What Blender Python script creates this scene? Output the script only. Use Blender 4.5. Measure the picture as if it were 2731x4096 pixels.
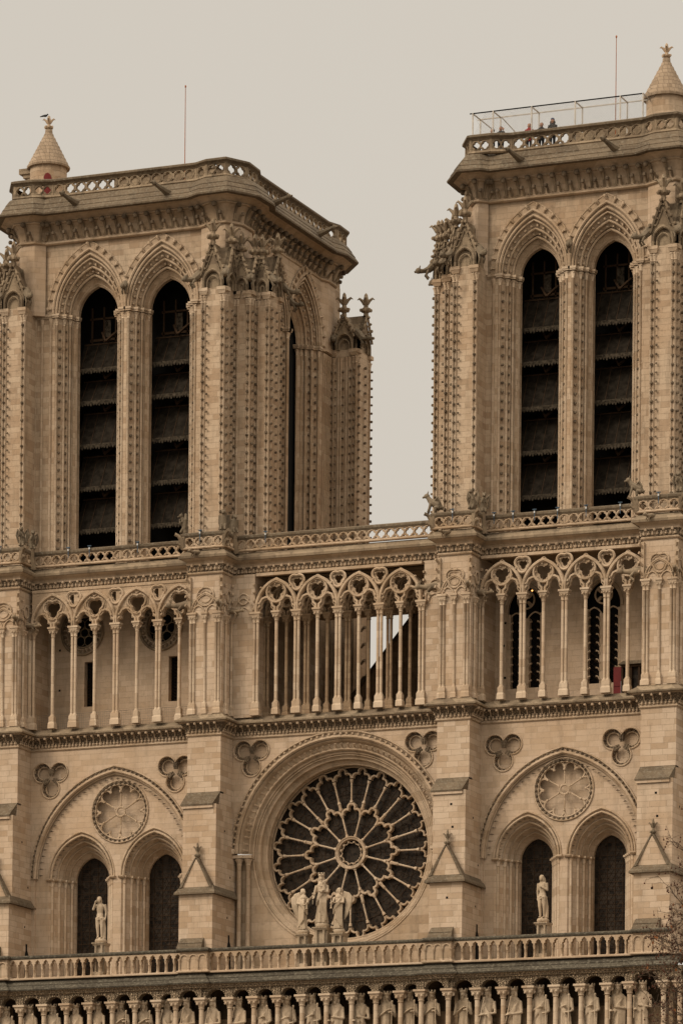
import bpy, bmesh, math, random
from math import sin, cos, pi, radians, sqrt, atan2, hypot
from mathutils import Vector, Matrix
from mathutils.geometry import delaunay_2d_cdt

random.seed(7)
for o in list(bpy.data.objects):
    bpy.data.objects.remove(o)
S = bpy.context.scene
COL = S.collection

# ------------------------------------------------------------ camera
# long shift lens, held level, across the river to the right of the west front
F_PX, W_PX, H_PX = 17917.0, 2731.0, 4096.0
YAW, ROLL, HORIZON = radians(22.803), 0.009468, 6005.24
DIST = F_PX / 64.5
cd = bpy.data.cameras.new('camera')
cam = bpy.data.objects.new('camera', cd)
COL.objects.link(cam)
cam.location = (DIST * sin(YAW), -DIST * cos(YAW), 2.0)
R = Matrix.Rotation(YAW, 4, 'Z') @ Matrix.Rotation(pi / 2, 4, 'X') @ Matrix.Rotation(ROLL, 4, 'Z')
cam.rotation_euler = R.to_euler()
cd.sensor_fit = 'VERTICAL'
cd.sensor_height = 36.0
cd.sensor_width = 24.0
cd.lens = 36.0 * F_PX / H_PX
cd.shift_y = (HORIZON - H_PX / 2) / H_PX
cd.shift_x = 0.0
cd.clip_start = 1.0
cd.clip_end = 6000.0
S.camera = cam

# ------------------------------------------------------------ sky and sun (overcast)
SUN_EL, SUN_AZ = radians(38), radians(-36)      # az measured from the facade normal, minus = from the left
w = bpy.data.worlds.new('World')
S.world = w
w.use_nodes = True
nt = w.node_tree
for n in list(nt.nodes):
    nt.nodes.remove(n)
def N(t, **k):
    n = nt.nodes.new(t)
    for a, b in k.items():
        setattr(n, a, b)
    return n
sky = N('ShaderNodeTexSky', sky_type='NISHITA')
sky.sun_disc = False
sky.sun_elevation = SUN_EL
sky.sun_rotation = pi + SUN_AZ
sky.dust_density = 6.0
bg1 = N('ShaderNodeBackground'); bg1.inputs[1].default_value = 0.05
nt.links.new(sky.outputs[0], bg1.inputs[0])
tc = N('ShaderNodeTexCoord')
sp = N('ShaderNodeSeparateXYZ'); nt.links.new(tc.outputs['Generated'], sp.inputs[0])
cr = N('ShaderNodeValToRGB')
el = cr.color_ramp.elements
el[0].position = 0.0; el[0].color = (0.655, 0.60, 0.525, 1)
el[1].position = 1.0; el[1].color = (2.1, 1.95, 1.72, 1)
e = el.new(0.36); e.color = (0.665, 0.61, 0.53, 1)
nt.links.new(sp.outputs[2], cr.inputs[0])
nz = N('ShaderNodeTexNoise'); nz.inputs['Scale'].default_value = 2.2; nz.inputs['Detail'].default_value = 3
nt.links.new(tc.outputs['Generated'], nz.inputs['Vector'])
mr = N('ShaderNodeMapRange'); mr.inputs['To Min'].default_value = 0.95; mr.inputs['To Max'].default_value = 1.05
nt.links.new(nz.outputs[0], mr.inputs[0])
mx = N('ShaderNodeMixRGB', blend_type='MULTIPLY'); mx.inputs[0].default_value = 1.0
nt.links.new(cr.outputs[0], mx.inputs[1]); nt.links.new(mr.outputs[0], mx.inputs[2])
bg2 = N('ShaderNodeBackground'); bg2.inputs[1].default_value = 1.0
nt.links.new(mx.outputs[0], bg2.inputs[0])
ms = N('ShaderNodeMixShader'); ms.inputs[0].default_value = 0.96
nt.links.new(bg1.outputs[0], ms.inputs[1]); nt.links.new(bg2.outputs[0], ms.inputs[2])
wo = N('ShaderNodeOutputWorld'); nt.links.new(ms.outputs[0], wo.inputs[0])

sl = bpy.data.lights.new('sun', 'SUN')
sl.energy = 1.95
sl.angle = radians(26)
sl.color = (1.0, 0.90, 0.76)
so = bpy.data.objects.new('sun', sl)
COL.objects.link(so)
sd = Vector((sin(SUN_AZ) * cos(SUN_EL), -cos(SUN_AZ) * cos(SUN_EL), sin(SUN_EL)))
so.rotation_euler = sd.to_track_quat('Z', 'Y').to_euler()
so.location = (-60, -120, 150)

S.view_settings.view_transform = 'Standard'
S.view_settings.look = 'None'
S.view_settings.exposure = 0.0
S.view_settings.gamma = 1.0
S.cycles.max_bounces = 5
S.cycles.diffuse_bounces = 1
S.cycles.transparent_max_bounces = 6

# ------------------------------------------------------------ materials
MATS = {}
def mat_new(name):
    m = bpy.data.materials.new(name)
    m.use_nodes = True
    t = m.node_tree
    for n in list(t.nodes):
        t.nodes.remove(n)
    out = t.nodes.new('ShaderNodeOutputMaterial')
    b = t.nodes.new('ShaderNodeBsdfPrincipled')
    t.links.new(b.outputs[0], out.inputs[0])
    b.inputs['Roughness'].default_value = 0.9
    b.inputs['Specular IOR Level'].default_value = 0.2
    return m, t, b
def mth(t, op, a, b=None, c=None):
    n = t.nodes.new('ShaderNodeMath'); n.operation = op
    for i, v in enumerate((a, b, c)):
        if v is None: continue
        if isinstance(v, (int, float)): n.inputs[i].default_value = v
        else: t.links.new(v, n.inputs[i])
    return n.outputs[0]
def mixc(t, fac, a, b, mode='MIX'):
    n = t.nodes.new('ShaderNodeMixRGB'); n.blend_type = mode
    for i, v in enumerate((fac, a, b)):
        if isinstance(v, (int, float)): n.inputs[i].default_value = v
        elif isinstance(v, tuple): n.inputs[i].default_value = (*v, 1)
        else: t.links.new(v, n.inputs[i])
    return n.outputs[0]
def noise(t, vec, scale, detail=4, rough=0.6):
    n = t.nodes.new('ShaderNodeTexNoise')
    n.inputs['Scale'].default_value = scale; n.inputs['Detail'].default_value = detail
    n.inputs['Roughness'].default_value = rough
    t.links.new(vec, n.inputs['Vector'])
    return n.outputs[0]
def ramp(t, v, p0, p1, c0=(0, 0, 0), c1=(1, 1, 1)):
    n = t.nodes.new('ShaderNodeValToRGB')
    n.color_ramp.elements[0].position = p0; n.color_ramp.elements[1].position = p1
    n.color_ramp.elements[0].color = (*c0, 1); n.color_ramp.elements[1].color = (*c1, 1)
    t.links.new(v, n.inputs[0])
    return n.outputs[0]

def stone(name, c_lo, c_hi, course=0.36, length=0.85, joint=0.55, dirt=0.35, spots=0.0, grime=(0.10, 0.075, 0.05)):
    """limestone: courses of blocks, each its own tint, large blotches, run-down stains, pits"""
    m, t, b = mat_new(name)
    geo = t.nodes.new('ShaderNodeNewGeometry')
    sep = t.nodes.new('ShaderNodeSeparateXYZ'); t.links.new(geo.outputs['Position'], sep.inputs[0])
    u = mth(t, 'ADD', sep.outputs[0], mth(t, 'MULTIPLY', sep.outputs[1], 0.93))
    row = mth(t, 'FLOOR', mth(t, 'DIVIDE', sep.outputs[2], course))
    wn = t.nodes.new('ShaderNodeTexWhiteNoise'); wn.noise_dimensions = '1D'; t.links.new(row, wn.inputs['W'])
    sc = mth(t, 'ADD', mth(t, 'MULTIPLY', wn.outputs[0], 0.5), 0.75)
    u2 = mth(t, 'ADD', mth(t, 'MULTIPLY', u, sc), mth(t, 'MULTIPLY', wn.outputs[0], 7.0))
    cb = t.nodes.new('ShaderNodeCombineXYZ')
    t.links.new(u2, cb.inputs[0]); t.links.new(sep.outputs[2], cb.inputs[1])
    br = t.nodes.new('ShaderNodeTexBrick')
    t.links.new(cb.outputs[0], br.inputs['Vector'])
    br.inputs['Color1'].default_value = (0, 0, 0, 1); br.inputs['Color2'].default_value = (1, 1, 1, 1)
    br.inputs['Mortar'].default_value = (0.5, 0.5, 0.5, 1)
    br.inputs['Scale'].default_value = 1.0; br.inputs['Mortar Size'].default_value = 0.012
    br.inputs['Mortar Smooth'].default_value = 0.3
    br.inputs['Brick Width'].default_value = length; br.inputs['Row Height'].default_value = course
    col = mixc(t, ramp(t, br.outputs['Color'], 0.0, 0.6), c_lo, c_hi)
    col = mixc(t, mth(t, 'MULTIPLY', ramp(t, noise(t, geo.outputs['Position'], 0.35, 3), 0.4, 0.7), 0.45), col, tuple(a * f for a, f in zip(c_lo, (1.0, 0.90, 0.78))))
    # stains drawn downwards
    mp = t.nodes.new('ShaderNodeMapping'); mp.inputs['Scale'].default_value = (1.6, 1.6, 0.22)
    t.links.new(geo.outputs['Position'], mp.inputs[0])
    st = ramp(t, noise(t, mp.outputs[0], 1.1, 6, 0.68), 0.50, 0.78)
    col = mixc(t, mth(t, 'MULTIPLY', st, dirt), col, grime)
    bl = ramp(t, noise(t, geo.outputs['Position'], 2.3, 5, 0.7), 0.52, 0.74)
    col = mixc(t, mth(t, 'MULTIPLY', bl, dirt * 0.7), col, grime)
    if spots:
        lc = ramp(t, noise(t, geo.outputs['Position'], 6.5, 4, 0.7), 0.50, 0.66)
        col = mixc(t, mth(t, 'MULTIPLY', lc, spots), col, (0.30, 0.26, 0.19))
    pit = ramp(t, noise(t, geo.outputs['Position'], 9.0, 2, 0.5), 0.66, 0.74)
    col = mixc(t, mth(t, 'MULTIPLY', pit, 0.35), col, tuple(a * 0.45 for a in c_lo))
    col = mixc(t, mth(t, 'MULTIPLY', br.outputs['Fac'], joint), col, tuple(a * 0.55 for a in c_lo))
    t.links.new(col, b.inputs['Base Color'])
    bu = t.nodes.new('ShaderNodeBump'); bu.inputs['Strength'].default_value = 0.5; bu.inputs['Distance'].default_value = 0.05
    hh = mth(t, 'SUBTRACT', noise(t, geo.outputs['Position'], 5.0, 6, 0.65), mth(t, 'MULTIPLY', br.outputs['Fac'], 0.6))
    t.links.new(hh, bu.inputs['Height']); t.links.new(bu.outputs[0], b.inputs['Normal'])
    MATS[name] = m
    return m
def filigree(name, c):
    """stone cut all over with small leaves and tracery, shade of the hollows put into the colour"""
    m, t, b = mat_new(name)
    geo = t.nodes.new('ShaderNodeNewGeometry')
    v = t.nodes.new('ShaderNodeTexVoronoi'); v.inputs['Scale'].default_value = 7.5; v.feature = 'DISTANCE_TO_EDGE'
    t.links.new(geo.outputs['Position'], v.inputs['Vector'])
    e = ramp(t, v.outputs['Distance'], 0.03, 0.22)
    col = mixc(t, e, tuple(x * .42 for x in c), c)  # cell edges coloured darker, painted shade of the carved hollows
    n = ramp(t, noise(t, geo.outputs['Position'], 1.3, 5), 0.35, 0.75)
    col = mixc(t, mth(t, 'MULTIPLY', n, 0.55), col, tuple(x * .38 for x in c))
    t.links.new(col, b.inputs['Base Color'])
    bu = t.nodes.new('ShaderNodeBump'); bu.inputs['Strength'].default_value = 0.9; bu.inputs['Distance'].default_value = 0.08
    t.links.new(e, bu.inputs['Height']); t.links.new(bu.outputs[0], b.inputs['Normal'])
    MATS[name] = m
def plain(name, c, rough=0.8, metal=0.0, var=0.25, scale=3.0, spec=0.3):
    m, t, b = mat_new(name)
    geo = t.nodes.new('ShaderNodeNewGeometry')
    col = mixc(t, ramp(t, noise(t, geo.outputs['Position'], scale, 4), 0.35, 0.7), tuple(x * (1 - var) for x in c), tuple(min(1, x * (1 + var)) for x in c))
    t.links.new(col, b.inputs['Base Color'])
    b.inputs['Roughness'].default_value = rough; b.inputs['Metallic'].default_value = metal
    b.inputs['Specular IOR Level'].default_value = spec
    MATS[name] = m
    return m
stone('tower_wall', (0.40, 0.275, 0.175), (0.555, 0.415, 0.285), joint=0.5, dirt=0.50)
stone('plain_wall', (0.490, 0.355, 0.238), (0.575, 0.428, 0.301), joint=0.35, dirt=0.30)
stone('tile', (0.30, 0.218, 0.145), (0.41, 0.305, 0.21), course=0.27, length=0.34, joint=1.0, dirt=0.45)
stone('ashlar', (0.450, 0.316, 0.204), (0.600, 0.455, 0.325), joint=0.55, dirt=0.30)
stone('carved', (0.400, 0.282, 0.179), (0.540, 0.399, 0.272), course=0.55, length=1.6, joint=0.3, dirt=0.50)
stone('shaft', (0.460, 0.330, 0.218), (0.610, 0.467, 0.330), course=0.48, length=2.3, joint=0.4, dirt=0.32)
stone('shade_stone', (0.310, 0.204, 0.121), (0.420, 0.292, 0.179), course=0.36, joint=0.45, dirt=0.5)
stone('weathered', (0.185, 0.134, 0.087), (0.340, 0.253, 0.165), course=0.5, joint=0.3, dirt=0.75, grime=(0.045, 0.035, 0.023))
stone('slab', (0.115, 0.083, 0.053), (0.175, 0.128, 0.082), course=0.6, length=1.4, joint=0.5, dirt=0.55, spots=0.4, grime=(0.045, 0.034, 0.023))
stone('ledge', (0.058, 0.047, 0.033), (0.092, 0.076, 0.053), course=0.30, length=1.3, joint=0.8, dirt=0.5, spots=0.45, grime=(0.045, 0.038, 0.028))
stone('statue', (0.44, 0.33, 0.22), (0.56, 0.43, 0.30), course=3.0, length=9.0, joint=0.0, dirt=0.62, grime=(0.11, 0.08, 0.05))
stone('patina', (0.100, 0.072, 0.047), (0.210, 0.154, 0.101), course=0.5, joint=0.2, dirt=0.6, grime=(0.04, 0.03, 0.02))
stone('niche_shade', (0.070, 0.049, 0.029), (0.120, 0.083, 0.050), course=0.36, joint=0.3, dirt=0.7, grime=(0.02, 0.014, 0.01))  # soot and the deep shade of the king niches, both in the colour
stone('beast', (0.13, 0.098, 0.064), (0.24, 0.183, 0.122), course=3.0, length=9.0, joint=0.0, dirt=0.8, grime=(0.04, 0.032, 0.022))
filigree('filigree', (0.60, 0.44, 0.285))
filigree('filigree_dark', (0.30, 0.215, 0.137))  # frieze ground, colour darkened for the shade in its holes
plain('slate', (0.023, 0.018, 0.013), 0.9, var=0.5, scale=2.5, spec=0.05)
plain('fringe', (0.06, 0.047, 0.033), 0.9, var=0.7, scale=6, spec=0.05)
plain('darkness', (0.006, 0.005, 0.004), 1.0)  # near-black that paints the dark of unlit openings
plain('lead', (0.060, 0.036, 0.021), 0.8, spec=0.05)
plain('steel', (0.50, 0.44, 0.37), 0.6, 0.15)
plain('wire', (0.30, 0.27, 0.23), 0.6, 0.3)
plain('redpaint', (0.16, 0.012, 0.010), 0.6, var=0.15)
plain('blue_strap', (0.05, 0.085, 0.12), 0.6)
plain('white_plate', (0.55, 0.54, 0.52), 0.6, var=0.05)
plain('skin', (0.42, 0.21, 0.13), 0.6, var=0.05)
plain('hair', (0.03, 0.018, 0.010), 0.7)
plain('hairlight', (0.16, 0.095, 0.05), 0.7)
plain('coat_dark', (0.018, 0.018, 0.02), 0.8)
plain('coat_red', (0.35, 0.02, 0.018), 0.8)
plain('coat_blue', (0.03, 0.04, 0.10), 0.8)
plain('bark', (0.11, 0.072, 0.045), 0.9, var=0.5, scale=20)
plain('seed', (0.085, 0.030, 0.014), 0.9, var=0.4, scale=30)
plain('leaf_dry', (0.28, 0.10, 0.03), 0.8, var=0.4, scale=20)
plain('paving', (0.13, 0.105, 0.08), 0.9, var=0.2, scale=0.5)
plain('feather', (0.010, 0.009, 0.010), 0.5)
plain('oxide', (0.35, 0.12, 0.05), 0.7)

def glass_mat():
    """old leaded glass seen from outside: near black panes, each a slightly different brown or grey"""
    m, t, b = mat_new('stained_glass')
    geo = t.nodes.new('ShaderNodeNewGeometry')
    v = t.nodes.new('ShaderNodeTexVoronoi'); v.inputs['Scale'].default_value = 3.6
    t.links.new(geo.outputs['Position'], v.inputs['Vector'])
    v2 = t.nodes.new('ShaderNodeTexVoronoi'); v2.inputs['Scale'].default_value = 3.6; v2.feature = 'DISTANCE_TO_EDGE'
    t.links.new(geo.outputs['Position'], v2.inputs['Vector'])
    col = mixc(t, ramp(t, v.outputs['Color'], 0.2, 0.9), (0.012, 0.009, 0.0065), (0.045, 0.033, 0.023))
    edge = ramp(t, v2.outputs['Distance'], 0.0, 0.06, (1, 1, 1), (0, 0, 0))
    col = mixc(t, mth(t, 'MULTIPLY', edge, 0.7), col, (0.055, 0.034, 0.02))
    t.links.new(col, b.inputs['Base Color'])
    b.inputs['Roughness'].default_value = 0.6
    b.inputs['Specular IOR Level'].default_value = 0.10
    MATS['stained_glass'] = m
glass_mat()
def lamp_mat():
    m, t, b = mat_new('lamp_glow')
    b.inputs['Emission Color'].default_value = (1.0, 0.45, 0.12, 1)
    b.inputs['Emission Strength'].default_value = 4.0
    MATS['lamp_glow'] = m
lamp_mat()

# ------------------------------------------------------------ mesh builder
ID = lambda u, d, z: (u, d, z)
def side_R(X):      # a face looking to +x: u runs along y, depth goes to -x
    return lambda u, d, z: (X - d, u, z)
def side_L(X):      # a face looking to -x
    return lambda u, d, z: (X + d, -u, z)
class MB:
    def __init__(s, T=ID):
        s.v = []; s.f = []; s.mi = []; s.T = T; s.m = 0
    def add(s, vs, fs):
        o = len(s.v)
        s.v += [s.T(*p) for p in vs]
        s.f += [tuple(o + i for i in f) for f in fs]
        s.mi += [s.m] * len(fs)
        return s
    def box(s, x0, x1, y0, y1, z0, z1):
        return s.add([(x, y, z) for z in (z0, z1) for y in (y0, y1) for x in (x0, x1)],
                     [(0, 1, 3, 2), (4, 6, 7, 5), (0, 4, 5, 1), (2, 3, 7, 6), (0, 2, 6, 4), (1, 5, 7, 3)])
    def frustum(s, a, b):   # a,b = (x0,x1,y0,y1,z)
        return s.add([(x, y, q[4]) for q in (a, b) for y in q[2:4] for x in q[0:2]],
                     [(0, 1, 3, 2), (4, 6, 7, 5), (0, 4, 5, 1), (2, 3, 7, 6), (0, 2, 6, 4), (1, 5, 7, 3)])
    def loft(s, rings, closed=True, caps=True):
        n = len(rings[0]); vs = [p for r in rings for p in r]; fs = []
        for i in range(len(rings) - 1):
            for j in range(n if closed else n - 1):
                k = (j + 1) % n
                fs.append((i * n + j, i * n + k, (i + 1) * n + k, (i + 1) * n + j))
        if caps and closed:
            fs.append(tuple(range(n))); fs.append(tuple((len(rings) - 1) * n + j for j in range(n)))
        return s.add(vs, fs)
    def tube(s, pts, r, n=6, closed=False):
        P = [Vector(p) for p in pts]; m = len(P); rings = []
        rr = r if isinstance(r, (list, tuple)) else [r] * m
        up = None
        for i in range(m):
            if closed: d = P[(i + 1) % m] - P[i - 1]
            else: d = P[min(i + 1, m - 1)] - P[max(i - 1, 0)]
            if d.length < 1e-9: d = Vector((0, 0, 1))
            d.normalize()
            if up is None:
                up = d.orthogonal().normalized()
            up = (up - d * up.dot(d))
            if up.length < 1e-5: up = d.orthogonal()
            up.normalize(); q = d.cross(up)
            rings.append([tuple(P[i] + (up * cos(2 * pi * k / n) + q * sin(2 * pi * k / n)) * rr[i]) for k in range(n)])
        if closed: rings.append(rings[0])
        return s.loft(rings, True, not closed)
    def cyl(s, x, y, z0, z1, r, n=8, r2=None):
        r2 = r if r2 is None else r2
        return s.loft([[(x + q * cos(2 * pi * k / n), y + q * sin(2 * pi * k / n), z) for k in range(n)] for z, q in ((z0, r), (z1, r2))])
    def lathe(s, x, y, prof, n=8, sx=1, sy=1):
        return s.loft([[(x + sx * r * cos(2 * pi * (k + .5) / n), y + sy * r * sin(2 * pi * (k + .5) / n), z) for k in range(n)] for r, z in prof])
    def ball(s, c, r, n=6, m=4, sc=(1, 1, 1)):
        rings = []
        for i in range(1, m):
            a = pi * i / m
            rings.append([(c[0] + r * sc[0] * sin(a) * cos(2 * pi * k / n), c[1] + r * sc[1] * sin(a) * sin(2 * pi * k / n), c[2] + r * sc[2] * cos(a)) for k in range(n)])
        return s.loft(rings)
    def plate(s, outer, holes, d0, d1, back=False):
        """flat sheet in the u-z plane with holes, front at depth d0, edges back to d1"""
        loops = [outer] + holes
        vs = []; es = []
        for L in loops:
            o = len(vs); vs += [Vector((p[0], p[1])) for p in L]
            es += [(o + i, o + (i + 1) % len(L)) for i in range(len(L))]
        r = delaunay_2d_cdt(vs, es, [], 0, 1e-5)
        pv, tris = r[0], r[2]
        def inside(x, y, L):
            c = False; j = len(L) - 1
            for i in range(len(L)):
                xi, yi = L[i][0], L[i][1]; xj, yj = L[j][0], L[j][1]
                if (yi > y) != (yj > y) and x < (xj - xi) * (y - yi) / (yj - yi) + xi: c = not c
                j = i
            return c
        bbs = [(min(p[0] for p in L), max(p[0] for p in L), min(p[1] for p in L), max(p[1] for p in L)) for L in holes]
        keep = []
        for f in tris:
            cx = sum(pv[i][0] for i in f) / len(f); cy = sum(pv[i][1] for i in f) / len(f)
            if not inside(cx, cy, outer): continue
            if any(b[0] < cx < b[1] and b[2] < cy < b[3] and inside(cx, cy, L) for L, b in zip(holes, bbs)): continue
            keep.append(tuple(f))
        s.add([(p[0], d0, p[1]) for p in pv], keep)
        if back: s.add([(p[0], d1, p[1]) for p in pv], keep)
        for L in loops:
            n = len(L)
            s.add([(p[0], d0, p[1]) for p in L] + [(p[0], d1, p[1]) for p in L], [(i, (i + 1) % n, n + (i + 1) % n, n + i) for i in range(n)])
        return s
    def sweep(s, path, prof, closed=False, cap=True):
        """profile [(out, z)] run along a plan path; out is to the right of the direction of travel"""
        m = len(path); n = len(prof)
        offs = []
        for i in range(m):
            def seg(a, b):
                d = Vector((b[0] - a[0], b[1] - a[1])); d.normalize(); return Vector((d.y, -d.x))
            n1 = seg(path[i - 1], path[i]) if (i > 0 or closed) else None
            n2 = seg(path[i], path[(i + 1) % m]) if (i < m - 1 or closed) else None
            if n1 is None: q = n2
            elif n2 is None: q = n1
            else:
                q = n1 + n2
                q = q / max(0.35, q.dot(n1)) if q.length > 1e-6 else n1
            offs.append(q)
        rings = [[(path[i][0] + offs[i].x * o, path[i][1] + offs[i].y * o, z) for o, z in prof] for i in range(m)]
        if closed: rings.append(rings[0])
        vs = [p for r in rings for p in r]; fs = []
        for i in range(len(rings) - 1):
            for j in range(n - 1):
                fs.append((i * n + j, (i + 1) * n + j, (i + 1) * n + j + 1, i * n + j + 1))
        if cap and not closed:
            fs.append(tuple(range(n))); fs.append(tuple((len(rings) - 1) * n + j for j in range(n)))
        return s.add(vs, fs)
    def splay(s, curves):
        """skin between open curves [(depth, [(u,z)...])...]"""
        return s.loft([[(u, d, z) for u, z in c] for d, c in curves], False, False)
def obj(name, mb, mats, parent=None, smooth=False):
    me = bpy.data.meshes.new(name)
    me.from_pydata(mb.v, [], mb.f)
    for q in ([mats] if isinstance(mats, str) else mats):
        me.materials.append(MATS[q])
    if any(mb.mi): me.polygons.foreach_set('material_index', mb.mi)
    bm = bmesh.new(); bm.from_mesh(me)
    bmesh.ops.recalc_face_normals(bm, faces=bm.faces)
    bm.to_mesh(me); bm.free()
    if smooth:
        me.shade_smooth()
        try: me.set_sharp_from_angle(angle=radians(50))
        except Exception: pass
    o = bpy.data.objects.new(name, me)
    COL.objects.link(o)
    if parent is not None: o.parent = parent
    return o
def tag(o, label=None, cat=None, group=None, kind=None):
    if label: o['label'] = label
    if cat: o['category'] = cat
    if group: o['group'] = group
    if kind: o['kind'] = kind
    return o
def empty(name, loc=(0, 0, 0)):
    o = bpy.data.objects.new(name, None); COL.objects.link(o); o.location = loc
    o.empty_display_size = 0.2
    return o
def fuse(mb, voxel):
    """one continuous carved surface from overlapping volumes"""
    me = bpy.data.meshes.new('tmp'); me.from_pydata(mb.v, [], mb.f)
    bm = bmesh.new(); bm.from_mesh(me); bmesh.ops.recalc_face_normals(bm, faces=bm.faces); bm.to_mesh(me); bm.free()
    o = bpy.data.objects.new('tmp', me); COL.objects.link(o)
    md = o.modifiers.new('r', 'REMESH'); md.mode = 'VOXEL'; md.voxel_size = voxel
    m2 = o.modifiers.new('s', 'SMOOTH'); m2.factor = 0.5; m2.iterations = 2
    dg = bpy.context.evaluated_depsgraph_get()
    res = bpy.data.meshes.new_from_object(o.evaluated_get(dg))
    bpy.data.objects.remove(o); bpy.data.meshes.remove(me)
    res.shade_smooth()
    return res
def obj_me(name, me, mat, parent=None, loc=(0, 0, 0), rz=0, sc=(1, 1, 1)):
    if not me.materials: me.materials.append(MATS[mat])
    o = bpy.data.objects.new(name, me); COL.objects.link(o)
    o.location = loc; o.rotation_euler = (0, 0, rz); o.scale = sc
    if parent is not None: o.parent = parent
    return o

# ------------------------------------------------------------ outlines
def arch(c, a, zs, q, zb, n=8):
    """pointed arch: open curve from the foot of the left jamb over the apex to the right foot"""
    Rr = q * a; ae = math.acos((a - Rr) / Rr)
    L = [(c - a, zb)]
    for i in range(n + 1):
        t = pi + (ae - pi) * i / n
        L.append((c - a + Rr + Rr * cos(t), zs + Rr * sin(t)))
    return L + [(2 * c - u, z) for u, z in reversed(L[:-1])]
def ring(cx, cz, r, n=48, a0=0, a1=2 * pi, closed=True):
    m = n if closed else n + 1
    return [(cx + r * cos(a0 + (a1 - a0) * i / n), cz + r * sin(a0 + (a1 - a0) * i / n)) for i in range(m)]
def foil(cx, cz, lobes, d, r, rot=pi / 2, n=36):
    """outline of a trefoil/quatrefoil/rose: union of lobes circles"""
    L = []
    for i in range(n):
        t = 2 * pi * i / n; best = 0
        for k in range(lobes):
            a = rot + 2 * pi * k / lobes
            dx = d * cos(a); dz = d * sin(a)
            b = dx * cos(t) + dz * sin(t); c = dx * dx + dz * dz - r * r
            D = b * b - c
            if D >= 0:
                best = max(best, b + sqrt(D))
        L.append((cx + best * cos(t), cz + best * sin(t)))
    return L
def along(pts, step, start=0.5):
    """points evenly spaced on a polyline of 2-tuples, with tangent"""
    out = []; acc = step * start
    for a, b in zip(pts, pts[1:]):
        L = hypot(b[0] - a[0], b[1] - a[1])
        if L < 1e-9: continue
        while acc <= L:
            t = acc / L
            out.append((a[0] + (b[0] - a[0]) * t, a[1] + (b[1] - a[1]) * t, (b[0] - a[0]) / L, (b[1] - a[1]) / L))
            acc += step
        acc -= L
    return out
def at(d, L):
    return [(u, d, z) for u, z in L]

# ============================================================ SETTING
g = MB(); g.box(-1500, 1500, -1200, 2500, -0.5, 0.0)
tag(obj('ground', g, 'paving'), kind='structure')

# ============================================================ CATHEDRAL
cath = tag(empty('cathedral', (0, 0, 0)), 'huge pale limestone gothic cathedral with twin square towers and a round rose window', 'cathedral')
def part(name, mb, mats='ashlar', parent=None, smooth=False, label=None):
    o = obj(name, mb, mats, parent or cath, smooth)
    if label: o['label'] = label
    return o
BX = [(-25.2, -22.93), (-10.98, -8.70), (5.88, 8.02), (19.07, 21.33)]
BAYS = [(-22.93, -10.98), (-8.70, 5.88), (8.02, 19.07)]
def fpath(front, rec, grow=0.0, x0=-27.0, x1=25.0, xs=BX):
    L = [(x0, front)]
    for i, (a, b) in enumerate(xs):
        a -= grow; b += grow
        if i: L += [(a, rec), (a, front)]
        L += [(b, front), (b, rec)]
    return L + [(x1, rec)]
rnd = random.Random(3)
def leafball(mb, c, r, n=5):
    mb.ball(c, r, n, 4, (rnd.uniform(.85, 1.15), rnd.uniform(.85, 1.15), rnd.uniform(.8, 1.15)))
def column(mb, x, y, z0, z1, r, base=0.55, cap=0.5, dbl=0.0, n=8):
    """shaft on a moulded pedestal with a leafy capital and a slab on top"""
    xs = [x - dbl, x + dbl] if dbl else [x]
    w0 = r * 1.55 + dbl
    mb.frustum((x - w0 - .05, x + w0 + .05, y - r * 1.6 - .05, y + r * 1.6 + .05, z0), (x - w0 - .04, x + w0 + .04, y - r * 1.6 - .04, y + r * 1.6 + .04, z0 + base * .40))
    mb.frustum((x - w0 - .04, x + w0 + .04, y - r * 1.6 - .04, y + r * 1.6 + .04, z0 + base * .40), (x - w0, x + w0, y - r * 1.6, y + r * 1.6, z0 + base * .50))
    mb.box(x - w0, x + w0, y - r * 1.6, y + r * 1.6, z0 + base * .50, z0 + base * .92)
    for q in xs:
        mb.lathe(q, y, [(r * 1.55, z0 + base * .9), (r * 1.6, z0 + base), (r * 1.05, z0 + base * 1.08), (r, z0 + base * 1.2), (r * .96, z1 - cap * 1.12), (r * 1.4, z1 - cap * 1.07), (r * 1.05, z1 - cap * 1.0), (r * 1.3, z1 - cap * .75), (r * 2.0, z1 - cap * .45)], n)
    nb = 6 if not dbl else 9
    for k in range(nb):
        a = 2 * pi * k / nb
        leafball(mb, (x + cos(a) * (r * 1.85 + dbl), y + sin(a) * r * 1.9, z1 - cap * .56), r * .68, 5)
    w1 = r * 2.5 + dbl
    mb.frustum((x - w1 * .76, x + w1 * .76, y - r * 1.9, y + r * 1.9, z1 - cap * .47), (x - w1 * .86, x + w1 * .86, y - r * 2.2, y + r * 2.2, z1 - cap * .20))
    mb.box(x - w1, x + w1, y - r * 2.6, y + r * 2.6, z1 - cap * .20, z1)
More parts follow.
